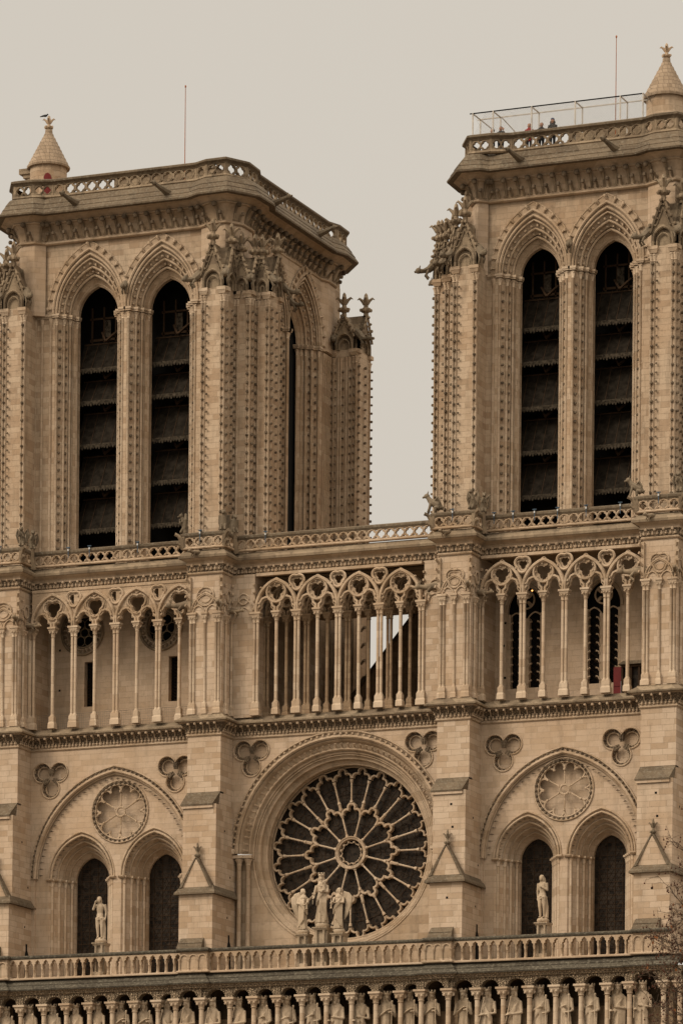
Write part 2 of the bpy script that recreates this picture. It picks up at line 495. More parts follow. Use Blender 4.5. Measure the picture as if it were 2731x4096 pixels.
def finial(mb, x, y, z, h, r):
    """stalk, ring of buds, spreading leaves and a bud on top"""
    mb.lathe(x, y, [(r * .55, z), (r * .45, z + h * .12), (r * 1.0, z + h * .20), (r * 1.05, z + h * .30), (r * .5, z + h * .36), (r * .42, z + h * .55), (r * .55, z + h * .70), (r * .42, z + h * .82), (r * .34, z + h * .92), (0.01, z + h)], 7)
    for k in range(6):
        a = 2 * pi * k / 6
        leafball(mb, (x + cos(a) * r * .95, y + sin(a) * r * .95, z + h * .25), r * .42)
    for k in range(4):
        a = pi * k / 2 + .3
        c, s_ = cos(a), sin(a)
        mb.tube([(x + c * r * .3, y + s_ * r * .3, z + h * .50), (x + c * r * .75, y + s_ * r * .75, z + h * .66), (x + c * r * 1.35, y + s_ * r * 1.35, z + h * .76), (x + c * r * 1.75, y + s_ * r * 1.75, z + h * .70)], [r * .34, r * .34, r * .24, r * .08], 5)

# ---------------------------------------------------------- wall below the row of kings (below the picture)
m = MB()
m.box(-25.5, 22.5, -1.2, 20, 0, 29.6)
for cx, hw in ((-17, 3.4), (-1.4, 4.2), (13.5, 3.4)):
    for k in range(5):
        c = arch(cx, hw - k * .35, 9.0, 1.3, 0.0, 8)
        m.tube([(u, -1.25 - .12 * (4 - k), z) for u, z in c], .16, 6)
m.sweep([(-25.5, -1.2), (22.5, -1.2)], [(0.0, 27.6), (0.5, 28.2), (0.9, 28.6), (0.95, 29.2), (0.95, 29.9), (0, 29.9)])
part('portal_storey', m)

# ---------------------------------------------------------- gallery of kings
COLS = [-23.3, -21.66, -20.03, -18.44, -16.82, -15.23, -13.66, -12.05, -10.72, -8.95, -7.12, -5.49, -3.88, -2.24, -0.61, 1.08, 2.69, 4.33, 5.78, 7.56, 9.35, 11.04, 12.74, 14.42, 16.05, 17.72, 19.22, 21.36, 22.3]
KINGS = [-22.92, -21.24, -19.63, -18.02, -16.46, -14.83, -13.24, -11.66, -10.21, -8.41, -6.73, -5.04, -3.45, -1.76, -0.16, 1.5, 3.26, 4.72, 6.3, 8.29, 9.84, 11.54, 13.27, 14.86, 16.5, 18.25, 19.91]
KZ = 29.9
m = MB()
m.box(-25.4, 22.4, 0.25, 2.2, KZ, 34.3)
for x in COLS: m.box(x - .12, x + .12, -0.6, 0.3, KZ, 33.4)
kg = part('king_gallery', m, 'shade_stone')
def onb(x):
    return any(a - .25 < x < b + .55 for a, b in ((-10.75, -8.9), (5.8, 7.6), (19.2, 21.4)))
for x in COLS:
    m = MB(); y = -1.95 if onb(x) else -1.7
    column(m, x, y, KZ, 33.3, .155, .5, .62)
    m.box(x - .40, x + .40, y - .33, y + .33, 33.2, 33.3)
    part('column', m, 'shaft', kg, True)
KB = [(-26.5, -22.5), (-10.75, -8.55), (5.85, 7.95), (19.25, 21.95)]
# round-headed arches with billets, little carved turrets above every column
m = MB()
for i in range(len(COLS) - 1):
    a, b = COLS[i], COLS[i + 1]
    y = -2.02 if onb((a + b) / 2) else -1.78
    c = (a + b) / 2; hw = (b - a) / 2 - .27; zs = 33.42
    top = 34.02
    L = [(a, top), (a, 33.3), (c - hw, 33.3)]
    ar = [(c + hw * cos(t), zs + (hw * .70) * sin(t)) for t in [pi - pi * k / 12 for k in range(13)]]
    L += ar + [(c + hw, 33.3), (b, 33.3), (b, top)]
    m.plate(L, [], y, y + .55)
    for (u, z, tx, tz) in along(ar, .125):
        m.box(u - .035, u + .035, y - .07, y + .02, z - .03, z + .05)
    for k in (-1, 0, 1):
        x = a + k * .17
        hh = rnd.uniform(.28, .42)
        m.frustum((x - .07, x + .07, y - .14, y + .1, 33.32), (x - .07, x + .07, y - .12, y + .1, 33.32 + hh))
        m.frustum((x - .09, x + .09, y - .15, y + .1, 33.32 + hh), (x - .02, x + .02, y - .06, y + .1, 33.44 + hh))
        for q in (.1, .2): m.box(x - .02, x + .02, y - .16, y - .1, 33.32 + q, 33.38 + q)
    for k in range(4):
        x = c + (k - 1.5) * hw * .42
        m.box(x - .06, x + .06, y - .08, y + .1, 33.80 + (.04 if k in (1, 2) else -.06), 33.95)
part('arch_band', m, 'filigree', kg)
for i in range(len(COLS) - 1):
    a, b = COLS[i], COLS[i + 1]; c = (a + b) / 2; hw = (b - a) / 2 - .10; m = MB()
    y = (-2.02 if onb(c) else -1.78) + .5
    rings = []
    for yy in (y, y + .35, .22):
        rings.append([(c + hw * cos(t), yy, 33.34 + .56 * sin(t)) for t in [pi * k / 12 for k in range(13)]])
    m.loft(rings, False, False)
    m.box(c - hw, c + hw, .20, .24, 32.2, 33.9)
    part('niche_vault', m, 'niche_shade', kg)  # vault and back coloured near-black for the shade above the heads
m = MB()
m.box(-25.4, 22.4, -1.2, 0.3, 33.95, 34.3)
kp = fpath(-2.16, -1.9, 0, -26.5, 22.3, KB)
m.sweep(kp, [(-.5, 33.93), (0.06, 33.93), (0.10, 33.99), (0.06, 34.02), (0.14, 34.12), (0.22, 34.16), (0.22, 34.2), (-.5, 34.2)])
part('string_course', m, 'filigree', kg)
m = MB()
for (x, y), (x2, y2) in zip(kp, kp[1:]):
    for (u, v, tx, ty) in along([(x, y), (x2, y2)], .27):
        m.ball((u + ty * .12, v - tx * .12, 34.06), .052, 5, 3)
part('bead_row', m, 'carved', kg)
m = MB()
m.sweep(kp, [(0.24, 34.18), (0.34, 34.16), (0.36, 34.24), (0.05, 34.52), (0.06, 34.56), (-.32, 34.92), (-.32, 34.97), (-.6, 34.97)])
part('weathered_ledge', m, 'ledge', kg)

# ---------------------------------------------------------- gallery balustrade in front of the rose
VB = [(-26.3, -22.55), (-10.47, -8.6), (6.0, 7.7), (19.4, 21.8)]
vp = fpath(-2.0, -1.55, 0, -26.3, 21.8, VB)[:-2]
bal = MB()
bal.sweep(vp, [(-.16, 34.93), (0.16, 34.93), (0.17, 35.0), (.13, 35.05), (-.16, 35.05)])
bal = part('balustrade', bal, 'carved')
m = MB()
m.sweep(vp, [(-.14, 36.22), (0.12, 36.22), (0.17, 36.28), (0.17, 36.38), (0.08, 36.46), (-.14, 36.46)])
part('handrail', m, 'ledge', bal)
for i in range(3):
    a = VB[i][1]; b = VB[i + 1][0]; n = round((b - a) / .575); st = (b - a) / n
    m = MB(); L = [(a, 36.24), (a, 35.76)]
    for k in range(n):
        c = a + (k + .5) * st; hw = st / 2 - .045
        L += [(c - hw, 35.76), (c - hw * .98, 35.88), (c - hw * .62, 35.93), (c - hw * .66, 36.03), (c, 36.17), (c + hw * .66, 36.03), (c + hw * .62, 35.93), (c + hw * .98, 35.88), (c + hw, 35.76)]
    L += [(b, 35.76), (b, 36.24)]
    m.plate(L, [], -1.66, -1.32, True)
    part('arch_band', m, 'carved', bal)
    for k in range(n + 1):
        m = MB(); x = a + k * st
        for yy in (-1.57, -1.36): m.lathe(x, yy, [(.09, 35.03), (.09, 35.10), (.058, 35.14), (.050, 35.54), (.068, 35.56), (.055, 35.59), (.095, 35.72), (.10, 35.77)], 7)
        part('colonnette', m, 'carved', bal, True)
for i, (a, b) in enumerate(VB):
    m = MB()
    m.box(a, b, -1.95, -1.5, 35.04, 36.22)
    n = max(1, round((b - a) / .62)); st = (b - a) / n
    for k in range(n + 1):
        x = a + k * st
        m.lathe(x, -2.0, [(.09, 35.05), (.06, 35.12), (.055, 35.58), (.10, 35.72), (.10, 35.78)], 6)
        if k < n:
            c = a + (k + .5) * st
            m.tube([(c + (st / 2 - .04) * cos(t), -1.99, 35.78 + .26 * sin(t)) for t in [pi * q / 10 for q in range(11)]], .05, 5)
    part('pier_panel', m, 'carved', bal)
m = MB()
m.box(-25.4, 22.4, -1.9, 2.4, 34.9, 35.0)
part('terrace', m, 'ashlar')

# ---------------------------------------------------------- buttresses of the rose storey
def gable_cap(bt, x0, x1, y1=1.9):
    c = (x0 + x1) / 2 - .03
    m = MB()      # sloping skirt round the top of the lower stage
    m.frustum((x0 - .26, x1 + .26, -1.56, y1 + .3, 39.90), (x0 - .24, x1 + .24, -1.54, y1 + .3, 40.02))
    m.frustum((x0 - .24, x1 + .24, -1.54, y1 + .3, 40.02), (x0 + .05, x1 - .05, -1.12, y1 + .3, 40.46))
    hw = 1.02
    for s_ in (-1, 1):     # coping of the gable, two courses of stone, roof running back to the shaft
        m.add([(c, -1.22, 42.24), (c + s_ * .10, -1.22, 42.20), (c + s_ * (hw + .13), -1.30, 40.30), (c + s_ * hw * .92, -1.30, 40.36),
               (c, -.55, 42.24), (c + s_ * .10, -.55, 42.20), (c + s_ * (hw + .13), -.55, 40.30), (c + s_ * hw * .92, -.55, 40.36)],
              [(0, 1, 2, 3), (4, 7, 6, 5), (1, 5, 6, 2), (0, 4, 5, 1), (3, 2, 6, 7), (0, 3, 7, 4)])
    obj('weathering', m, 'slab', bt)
    m = MB()
    m.add([(c - hw, -1.20, 40.38), (c + hw, -1.20, 40.38), (c, -1.20, 42.14), (c - hw, -.6, 40.38), (c + hw, -.6, 40.38), (c, -.6, 42.14)],
          [(0, 1, 2), (3, 5, 4), (0, 3, 4, 1), (1, 4, 5, 2), (0, 2, 5, 3)])
    obj('gable', m, 'ashlar', bt)
    m = MB(); finial(m, c, -1.0, 42.1, 1.1, .17)
    obj('finial', m, 'beast', bt, True)
for i, (x0, x1) in enumerate(BX):
    m = MB()
    e0, e1 = x0 + .07, x1 + .07
    m.box(x0, x1, 0.0, 2.6, 45.4, 50.2)
    m.box(e0, e1, -.75, 2.6, 40.0, 45.62)
    m.box(e0 + .03, e1 + .05, -1.3, 2.6, 34.9, 39.92)
    bt = part('buttress', m)
    m = MB()
    m.add([(e0 - .12, -.90, 45.55), (e1 + .12 - .3 * (i < 9), -.90, 45.55), (e0 - .12, -.90, 45.64), (e1 - .18, -.90, 45.64), (x0, -.02, 46.48), (x1, -.02, 46.48), (x0, .4, 46.48), (x1, .4, 46.48), (e0 - .12, .4, 45.55), (e1 - .18, .4, 45.55)],
          [(0, 1, 3, 2), (2, 3, 5, 4), (4, 5, 7, 6), (0, 2, 4, 6, 8), (1, 9, 7, 5, 3), (0, 8, 9, 1)])
    obj('weathering', m, 'slab', bt)
    m = MB()
    m.add([(e0 - .05, -.86, 45.38), (e1 - .2, -.86, 45.38), (e0 - .05, -.86, 45.55), (e1 - .2, -.86, 45.55), (e0 - .05, .2, 45.38), (e1 - .2, .2, 45.38), (e0 - .05, .2, 45.55), (e1 - .2, .2, 45.55)],
          [(0, 1, 3, 2), (0, 2, 6, 4), (1, 5, 7, 3), (0, 4, 5, 1)])
    m.frustum((x0, x1, 0.0, .5, 46.4), (x0, x1, 0.0, .5, 46.5))
    obj('moulding', m, 'ashlar', bt)
    gable_cap(bt, e0 + .03, e1 + .05)
    m = MB()      # small sloping offset at the foot
    a, b = e0 + .14, e1 - .48
    m.frustum((a - .05, b + .02, -1.80, -1.2, 36.5), (a, b, -1.62, -1.2, 36.82))
    m.frustum((a, b, -1.66, -1.2, 36.82), (a + .08, b - .02, -1.36, -1.2, 37.16))
    obj('offset', m, 'slab', bt)
    # putlog holes
    m = MB()
    for (u, z) in ((x0 + 1.2, 38.9), (x0 + 1.3, 43.3), (x0 + 1.2, 44.7)):
        if i in (2, 3): m.box(u, u + .14, -1.31 if z < 40 else -.76, -.7, z, z + .13)
    for (v, z) in ((.9, 38.6), (1.4, 41.2), (.5, 44)):
        m.box(e1 + (.055 if z < 40 else .005) - .05, e1 + (.06 if z < 40 else .01), v, v + .12, z, z + .12)
    obj('putlog_hole', m, 'darkness', bt)
# stair slit openings at the foot of the buttresses
for i, (x0, x1) in enumerate(BX[:3]):
    m = MB(); X = x1 + .125
    m.add([(X, 1.0, 35.0), (X, 1.55, 35.0), (X, 1.55, 36.9), (X, 1.35, 37.2), (X, 1.35, 37.6), (X, 1.1, 37.6), (X, 1.1, 37.15), (X, 1.0, 36.9)], [tuple(range(8))])
    part('slit', m, 'darkness')

# ---------------------------------------------------------- rose storey walls
def close_arch(c, a, zs, q, zb, n=12):
    return arch(c, a, zs, q, zb, n)
TREF = [(-21.52, 48.3), (-12.70, 48.26), (-7.43, 48.95), (4.21, 48.86), (9.52, 48.36), (17.2, 48.29)]
SIDE = [dict(c=-16.97, a=5.60, q=1.205, zs=41.85, w=(-19.36, -14.22), r=(-16.65, 45.93), ra=1.98, aw=2.30, gl=1.19),
        dict(c=13.45, a=5.22, q=1.215, zs=41.75, w=(11.10, 15.88), r=(13.44, 45.77), ra=1.92, aw=2.16, gl=1.07)]
m = MB()
for k, (x0, x1) in enumerate(BAYS):
    holes = [foil(cx, cz, 3, .68, .60, -pi / 2, 48) for cx, cz in TREF if x0 < cx < x1]
    if k == 1:
        cxr, czr = -1.42, 42.8
        L = [(x0 - .1, 34.7), (cxr - 7.25, 34.7)]
        L2 = [(cxr - 7.25, 34.7)] + [(cxr + 7.25 * cos(t), czr + 7.25 * sin(t)) for t in [pi - pi * q / 40 for q in range(41)]] + [(cxr + 7.25, 34.7)]
        # wall is the outline around the great arch
        L = [(x0 - .15, 34.7)] + [(max(x0 - .14, u), z) for u, z in L2] + [(x1 + .15, 34.7), (x1 + .15, 50.3), (x0 - .15, 50.3)]
        L = [p for j, p in enumerate(L) if j == 0 or hypot(p[0] - L[j - 1][0], p[1] - L[j - 1][1]) > 1e-4]
        m.plate(L, holes, 1.9, 2.45)
    else:
        s = SIDE[0 if k == 0 else 1]
        A = arch(s['c'], s['a'], s['zs'], s['q'], 34.7, 14)
        L = [(x0 - .35, 34.7)] + A + [(x1 + .35, 34.7), (x1 + .35, 50.3), (x0 - .35, 50.3)]
        m.plate(L, holes, 1.9, 2.35)
    for cx, cz in TREF:
        if x0 < cx < x1: m.plate(ring(cx, cz, 1.34, 24), [], 2.32, 2.4)
part('facade_wall', m, 'plain_wall')
for a, b in ((21.3, 23.2), (-27, -25.1)):
    m = MB(); m.box(a, b, 2.0, 20, 34.7, 60)
    part('side_wall', m)
m = MB(); m.box(22.5, 27, 2.05, 20, 28, 36)
part('side_wall', m)
for i, (cx, cz) in enumerate(TREF):
    m = MB(); mk = MB()
    o = foil(cx, cz, 3, .68, .64, -pi / 2, 60)
    m.tube([(u, 1.88, z) for u, z in o], .055, 6, True)
    for k in range(3):
        a = -pi / 2 + 2 * pi * k / 3
        lx, lz = cx + .68 * cos(a), cz + .68 * sin(a)
        rr = ring(lx, lz, .42, 20, a - 2.05, a + 2.05, False)
        m.tube([(u, 2.14, z) for u, z in rr], .05, 5)
        for j in range(7):
            t = a - 1.9 + 3.8 * j / 6
            leafball(mk, (lx + .53 * cos(t), 2.04, lz + .53 * sin(t)), .085)
        b = a + pi / 3
        for j, (d, r_) in enumerate(((.52, .13), (.36, .13), (.22, .09))):
            for s_ in (-1, 1):
                leafball(mk, (cx + d * cos(b) + s_ * .07 * sin(b), 1.98, cz + d * sin(b) - s_ * .07 * cos(b)), r_)
    tr_ = part('trefoil', m, 'carved', smooth=True); obj('knob_row', mk, 'patina', tr_, True)
# ---------------------------------------------------------- twin windows under one great arch
def flower(mb, u, d, z, r):
    mb.add([(u - r, d, z), (u, d - r * .7, z + r * .25), (u + r, d, z), (u, d - r * .7, z - r * .25), (u - .3 * r, d - .2 * r, z + r), (u + .3 * r, d - .2 * r, z - r), (u, d - r, z)],
           [(0, 1, 6), (1, 2, 6), (2, 3, 6), (3, 0, 6), (4, 6, 1), (5, 6, 3)])
def crocket_arc(mb, pts, d, step, r, start=.5):
    for (u, z, tx, tz) in along(pts, step, start):
        leafball(mb, (u, d, z), r)
def lancet(cx, zs, aw, gl, q, zb, yb, T=ID, label=None):
    """deep window: stepped orders down to leaded glass"""
    m = MB(T)
    steps = [(0, aw), (.10, aw - .10), (.38, aw - .32), (.48, aw - .40), (.85, aw - .58), (.95, aw - .66), (1.25, gl + .32), (1.35, gl + .24), (1.7, gl + .02), (1.95, gl)]
    n = 10
    m.splay([(yb + d, arch(cx, a, zs, q, zb, n)) for d, a in steps])
    root = part('window', m, 'ashlar', label=label)
    m = MB(T)
    A = lambda a, d, r_, k=6: m.tube(at(yb + d, arch(cx, a, zs, q, zs, n)[1:-1]), r_, k)
    A(aw + .04, -.02, .07); A(aw - .14, .02, .085); A(aw - .42, .42, .07); A(aw - .62, .85, .075); A(gl + .26, 1.28, .06); A(gl + .04, 1.72, .05)
    obj('arch_moulding', m, 'carved', root, True)
    m = MB(T)
    for (u, z, tx, tz) in along(arch(cx, aw - .24, zs, q, zs, n)[1:-1], .36):
        flower(m, u, yb + .16, z, .15)
    obj('dogtooth_row', m, 'patina', root)
    for s_ in (-1, 1):
        m = MB(T)
        pa = [(cx + s_ * a, yb + d) for a, d in ((aw + .16, -.10), (aw - .12, -.06), (aw - .20, .02), (aw - .36, .34), (aw - .52, .50), (aw - .66, .78), (gl + .20, 1.16), (gl + .06, 1.52), (gl - .04, 1.62))]
        if s_ < 0: pa = pa[::1]
        else: pa = pa[::-1]
        m.sweep(pa, [(-.15, zs - .16), (.06, zs - .16), (.13, zs - .08), (.13, zs), (-.15, zs)])
        obj('abacus', m, 'carved', root)
    for s_ in (-1, 1):
        m = MB(T)
        for a, d in ((aw - .16, .16), (aw - .46, .56), (aw - .70, .96), (gl + .14, 1.38)):
            u = cx + s_ * a
            m.lathe(u, yb + d, [(.13, zb), (.11, zb + .25), (.10, zb + .3), (.10, zs - .52), (.13, zs - .5), (.10, zs - .46), (.17, zs - .14)], 8)
            for k in range(4):
                leafball(m, (u + .14 * cos(k * 1.57 + .8), yb + d + .14 * sin(k * 1.57 + .8), zs - .2), .05)
            m.box(u - .2, u + .2, yb + d - .2, yb + d + .2, zs - .14, zs - .02)
        obj('jamb_shaft', m, 'shaft', root, True)
    m = MB(T); A2 = arch(cx, gl + .02, zs, q, zb, n)
    m.plate(A2, [], yb + 1.9, yb + 1.93)
    obj('glass', m, 'stained_glass', root)
    m = MB(T)
    zt = zs + gl * sqrt(2 * q - 1)
    def half(z):
        if z <= zs: return gl
        Rr = q * gl; return max(0, -(Rr - gl) + sqrt(max(0, Rr * Rr - (z - zs) ** 2)))
    z = zb + .3; k = 0
    while z < zt - .1:
        h = half(z)
        m.box(cx - h, cx + h, yb + 1.87, yb + 1.89, z, z + (.035 if k % 3 == 0 else .018)); z += .27; k += 1
    for f in (-.72, -.24, .24, .72):
        u = cx + f * gl
        zz = zs + (sqrt(max(0, (q * gl) ** 2 - (abs(f) * gl + q * gl - gl) ** 2)))
        m.box(u - .014, u + .014, yb + 1.86, yb + 1.88, zb, zz)
    nd = 13      # diamond leading
    for k in range(-nd, nd):
        for s_ in (-1, 1):
            pts = []
            for j in range(40):
                z = zb + j * .2; u = cx + s_ * ((k * .32) + (z - zb) * .62)
                if abs(u - cx) < half(z) - .03 and z < zt: pts.append((u, yb + 1.885, z))
            if len(pts) > 1: m.tube([pts[0], pts[-1]], .008, 3)
    obj('glazing_bars', m, 'lead', root)
    return root
for k, s in enumerate(SIDE):
    c, zs = s['c'], s['zs']
    n = 14
    m = MB()
    L = arch(c, s['a'] + .05, zs, s['q'], 34.7, n)
    holes = [ring(s['r'][0], s['r'][1], s['ra'] - .12, 48)]
    zz = 34.72
    o = [(c - s['a'] - .1, 34.7)]
    for wx in s['w']:
        o += [p for p in arch(wx, s['aw'], zs, 1.28, 34.7, 10)]
    o += [(c + s['a'] + .1, 34.7)] + list(reversed(arch(c, s['a'] + .1, zs, s['q'], 34.7, n)[1:-1]))
    m.plate(o, holes, 2.08, 2.7)
    m.plate(ring(s['r'][0], s['r'][1], s['ra'], 48), [], 2.66, 2.7)
    ty = part('tympanum', m, 'plain_wall')
    m = MB()
    A = lambda a, d, r_: m.tube(at(d, arch(c, a, zs, s['q'], zs, n)[1:-1]), r_, 6)
    A(s['a'] + .28, 1.84, .06); A(s['a'] + .02, 1.86, .13); A(s['a'] - .12, 1.95, .06)
    part('arch_moulding', m, 'carved', ty, True)
    m = MB()
    for (u, z, tx, tz) in along(arch(c, s['a'] - .36, zs, s['q'], zs, n)[1:-1], .42):
        flower(m, u, 2.02, z, .17)
    crocket_arc(m, arch(c, s['a'] + .17, zs, s['q'], zs, n)[1:-1], 1.79, .33, .085)
    part('dogtooth_row', m, 'patina', ty)
    # blind rose
    m = MB(); rx, rz = s['r']; ra = s['ra']
    m.tube([(u, 2.04, z) for u, z in ring(rx, rz, ra, 48)], .06, 6, True)
    m.tube([(u, 2.10, z) for u, z in ring(rx, rz, ra - .22, 48)], .05, 6, True)
    mk = MB()
    for j in range(36):
        t = 2 * pi * j / 36; leafball(mk, (rx + (ra - .12) * cos(t), 2.02, rz + (ra - .12) * sin(t)), .10)
    m.tube([(u, 2.2, z) for u, z in ring(rx, rz, .30, 20)], .075, 6, True)
    for j in range(6):
        t = pi / 6 + 2 * pi * j / 6 + pi / 6 - pi / 6
        t = pi / 2 + 2 * pi * j / 6
        m.tube([(rx + .34 * cos(t), 2.22, rz + .34 * sin(t)), (rx + (ra - .62) * cos(t), 2.22, rz + (ra - .62) * sin(t))], .05, 6)
        leafball(m, (rx + .42 * cos(t), 2.2, rz + .42 * sin(t)), .08); leafball(m, (rx + (ra - .66) * cos(t), 2.2, rz + (ra - .66) * sin(t)), .09)
    for j in range(12):
        t = 2 * pi * j / 12 + pi / 12
        rc = ra - .55
        bx, bz = rx + rc * cos(t), rz + rc * sin(t); rr = rc * sin(pi / 12) * 1.0
        m.tube([(bx + rr * cos(q), 2.2, bz + rr * sin(q)) for q in [t - 1.8 + 3.6 * i / 8 for i in range(9)]], .075, 5)
        t2 = t + pi / 12
        if j % 2 == 0: leafball(m, (rx + (rc - .12) * cos(t2), 2.16, rz + (rc - .12) * sin(t2)), .10)
    tr_ = part('blind_rose', m, 'carved', smooth=True); obj('knob_row', mk, 'patina', tr_, True)
    for wx in s['w']:
        lancet(wx, zs, s['aw'], s['gl'], 1.28, 35.05, 2.1)
# ---------------------------------------------------------- great rose
CX, CZ = -1.37, 42.8
half_arc = lambda r, n=40: [(CX + r * cos(t), CZ + r * sin(t)) for t in [pi - pi * q / n for q in range(n + 1)]]
m = MB()
m.splay([(1.9, half_arc(7.25)), (2.0, half_arc(6.78)), (2.22, half_arc(6.66)), (2.30, half_arc(6.30)), (2.46, half_arc(6.16))])
L = [(CX - 7.3, 34.7)] + [(CX - 7.3, CZ)] + [(CX + 7.3, CZ), (CX + 7.3, 34.7)]
m.plate(L, [], 2.46, 2.9) if False else None
low = [(CX - 7.3, 34.7), (CX + 7.3, 34.7), (CX + 7.3, CZ)] + [(CX + 6.16 * cos(t), CZ + 6.16 * sin(t)) for t in [-pi * q / 40 for q in range(41)]] + [(CX - 7.3, CZ)]
m.plate(low, [], 2.46, 2.6)
full = lambda r: ring(CX, CZ, r, 72)
steps = [(2.46, 6.16), (2.62, 6.10), (2.72, 5.82), (3.05, 5.76), (3.15, 5.52), (3.55, 5.54), (3.7, 5.49), (4.2, 5.48)]
m.loft([[(u, d, z) for u, z in full(r)] for d, r in steps], True, False)
rose = part('rose_window', m, 'carved')
m = MB()
for r_, d, t in ((7.36, 1.84, .06), (7.02, 1.86, .13), (6.86, 1.98, .06), (6.30, 2.26, .08)):
    m.tube(at(d, half_arc(r_)), t, 6)
for r_, d, t in ((6.12, 2.50, .09), (5.98, 2.56, .05), (5.80, 2.78, .08), (5.50, 3.20, .08), (5.50, 3.66, .05)):
    m.tube(at(d, full(r_)), t, 6, True)
crocket_arc(m, half_arc(7.20), 1.78, .40, .10)
for (u, z, tx, tz) in along(half_arc(6.52), .42):
    m.tube([(u + .12 * tz, 2.2, z - .12 * tx), (u, 2.02, z), (u - .1 * tz, 1.98, z + .1 * tx)], [.05, .05, .09], 5)
obj('arch_moulding', m, 'carved', rose, True)
m = MB()
for s_ in (-1, 1):
    for dx, d in ((6.93, 2.14), (6.36, 2.24)):
        u = CX + s_ * dx
        m.lathe(u, d, [(.2, 35.0), (.17, 35.3), (.155, 35.4), (.155, 42.05), (.2, 42.1), (.16, 42.15), (.27, 42.5)], 8)
        for k in range(5): leafball(m, (u + .22 * cos(k * 1.3), d + .22 * sin(k * 1.3), 42.42), .07)
        m.box(u - .33, u + .33, d - .3, d + .25, 42.52, 42.72)
    leafball(m, (CX + s_ * 7.3, 1.8, 42.95), .2)
obj('jamb_shaft', m, 'shaft', rose, True)
m = MB(); m.plate(ring(CX, CZ, 5.50, 72), [], 4.12, 4.16)
obj('stained_glass', m, 'stained_glass', rose)
m = MB()      # iron rings and leading in front of the glass
def arcs(r0, r1, n, off):
    for j in range(n):
        t = off + 2 * pi * j / n
        for f, rr in ((.75, .32), (.35, .26)):
            r_ = r0 + (r1 - r0) * f
            if n == 12: rr *= .8
            m.tube([(CX + r_ * cos(t) + rr * cos(q), 4.08, CZ + r_ * sin(t) + rr * sin(q)) for q in [2 * pi * i / 12 for i in range(12)]], .014, 3, True)
        m.tube([(CX + r0 * cos(t), 4.08, CZ + r0 * sin(t)), (CX + r1 * cos(t), 4.08, CZ + r1 * sin(t))], .010, 3)
arcs(3.1, 5.1, 24, pi / 24 + pi / 48 * 2 - pi / 24); arcs(1.1, 2.8, 12, 0)
for r_ in (1.9, 3.75, 4.3):
    m.tube([(u, 4.08, z) for u, z in ring(CX, CZ, r_, 60)], .014, 3, True)
obj('leading', m, 'lead', rose)
def band(mb, pts, w, d0, d1, closed=False):
    """flat-fronted rib following a line, w wide, from depth d0 to d1, with chamfered edges"""
    P = [Vector((p[0], p[1])) for p in pts]; n = len(P); rings = []
    for i in range(n):
        a = P[i - 1] if (i or closed) else P[i]; b = P[(i + 1) % n] if (i < n - 1 or closed) else P[i]
        d = (b - a); d.normalize(); q = Vector((-d.y, d.x)); h = w / 2
        rings.append([(P[i].x + q.x * o, dd, P[i].y + q.y * o) for o, dd in ((-h * .55, d0), (h * .55, d0), (h, d0 + h * .6), (h, d1), (-h, d1), (-h, d0 + h * .6))])
    if closed: rings.append(rings[0])
    mb.loft(rings, True, not closed)
def petal_heads(mb, n, rs, rc, off, w, d0, d1, lr=None):
    """three-lobed heads round a wheel, springing at radius rs"""
    hw = rs * math.tan(pi / n)
    for j in range(n):
        t = off + 2 * pi * j / n
        er = Vector((cos(t), sin(t))); et = Vector((-sin(t), cos(t)))
        lob = hw * .56
        def P(a, b): return (CX + er.x * a + et.x * b, CZ + er.y * a + et.y * b)
        pts = []
        D = pi / 180
        for q in range(7):
            an = (-20 + 135 * q / 6) * D; pts.append(P(rs + .10 + .42 * hw * sin(an), .52 * hw + .42 * hw * cos(an)))
        for q in range(9):
            an = (-25 + 230 * q / 8) * D; pts.append(P(rs + .10 + .62 * hw + .38 * hw * sin(an), .38 * hw * cos(an)))
        for q in range(7):
            an = (65 + 135 * q / 6) * D; pts.append(P(rs + .10 + .42 * hw * sin(an), -.52 * hw + .42 * hw * cos(an)))
        band(mb, pts, w, d0, d1)
m = MB()
petal_heads(m, 24, 4.66, 0, pi / 24, .13, 3.78, 4.1)
petal_heads(m, 12, 2.38, 0, 0, .17, 3.76, 4.1)
m.tube([(u, 3.86, z) for u, z in ring(CX, CZ, 5.42, 72)], .06, 6, True)
band(m, ring(CX, CZ, .92, 36), .20, 3.72, 4.1, True)
m.tube([(u, 3.72, z) for u, z in ring(CX, CZ, 1.0, 36)], .05, 6, True)
for j in range(12):
    t = 2 * pi * j / 12
    m.tube([(CX + .76 * cos(t) + .13 * cos(q), 3.9, CZ + .76 * sin(t) + .13 * sin(q)) for q in [t + pi / 2 + .4 + (pi - .8) * 2 * i / 8 * .5 + pi * 0 for i in range(9)]], .035, 5)
    leafball(m, (CX + .70 * cos(t + pi / 12), 3.86, CZ + .70 * sin(t + pi / 12)), .09)
obj('tracery', m, 'carved', rose, True)
for n, r0, r1, off, rad in ((12, 1.04, 2.50, pi / 12, .06), (24, 3.18, 4.64, 0, .062)):
    for j in range(n):
        t = off + 2 * pi * j / n; m = MB()
        P = lambda r_: (CX + r_ * cos(t), 3.82, CZ + r_ * sin(t))
        m.tube([P(r0), P(r0 + .14), P(r0 + .16), P(r1 - .22), P(r1 - .2), P(r1 - .02)], [rad * 1.9, rad * 1.5, rad, rad, rad * 1.5, rad * 2.0], 8)
        obj('spoke', m, 'shaft', rose, True)
m = MB()      # solid stone between the inner petal heads and the foot of the outer spokes
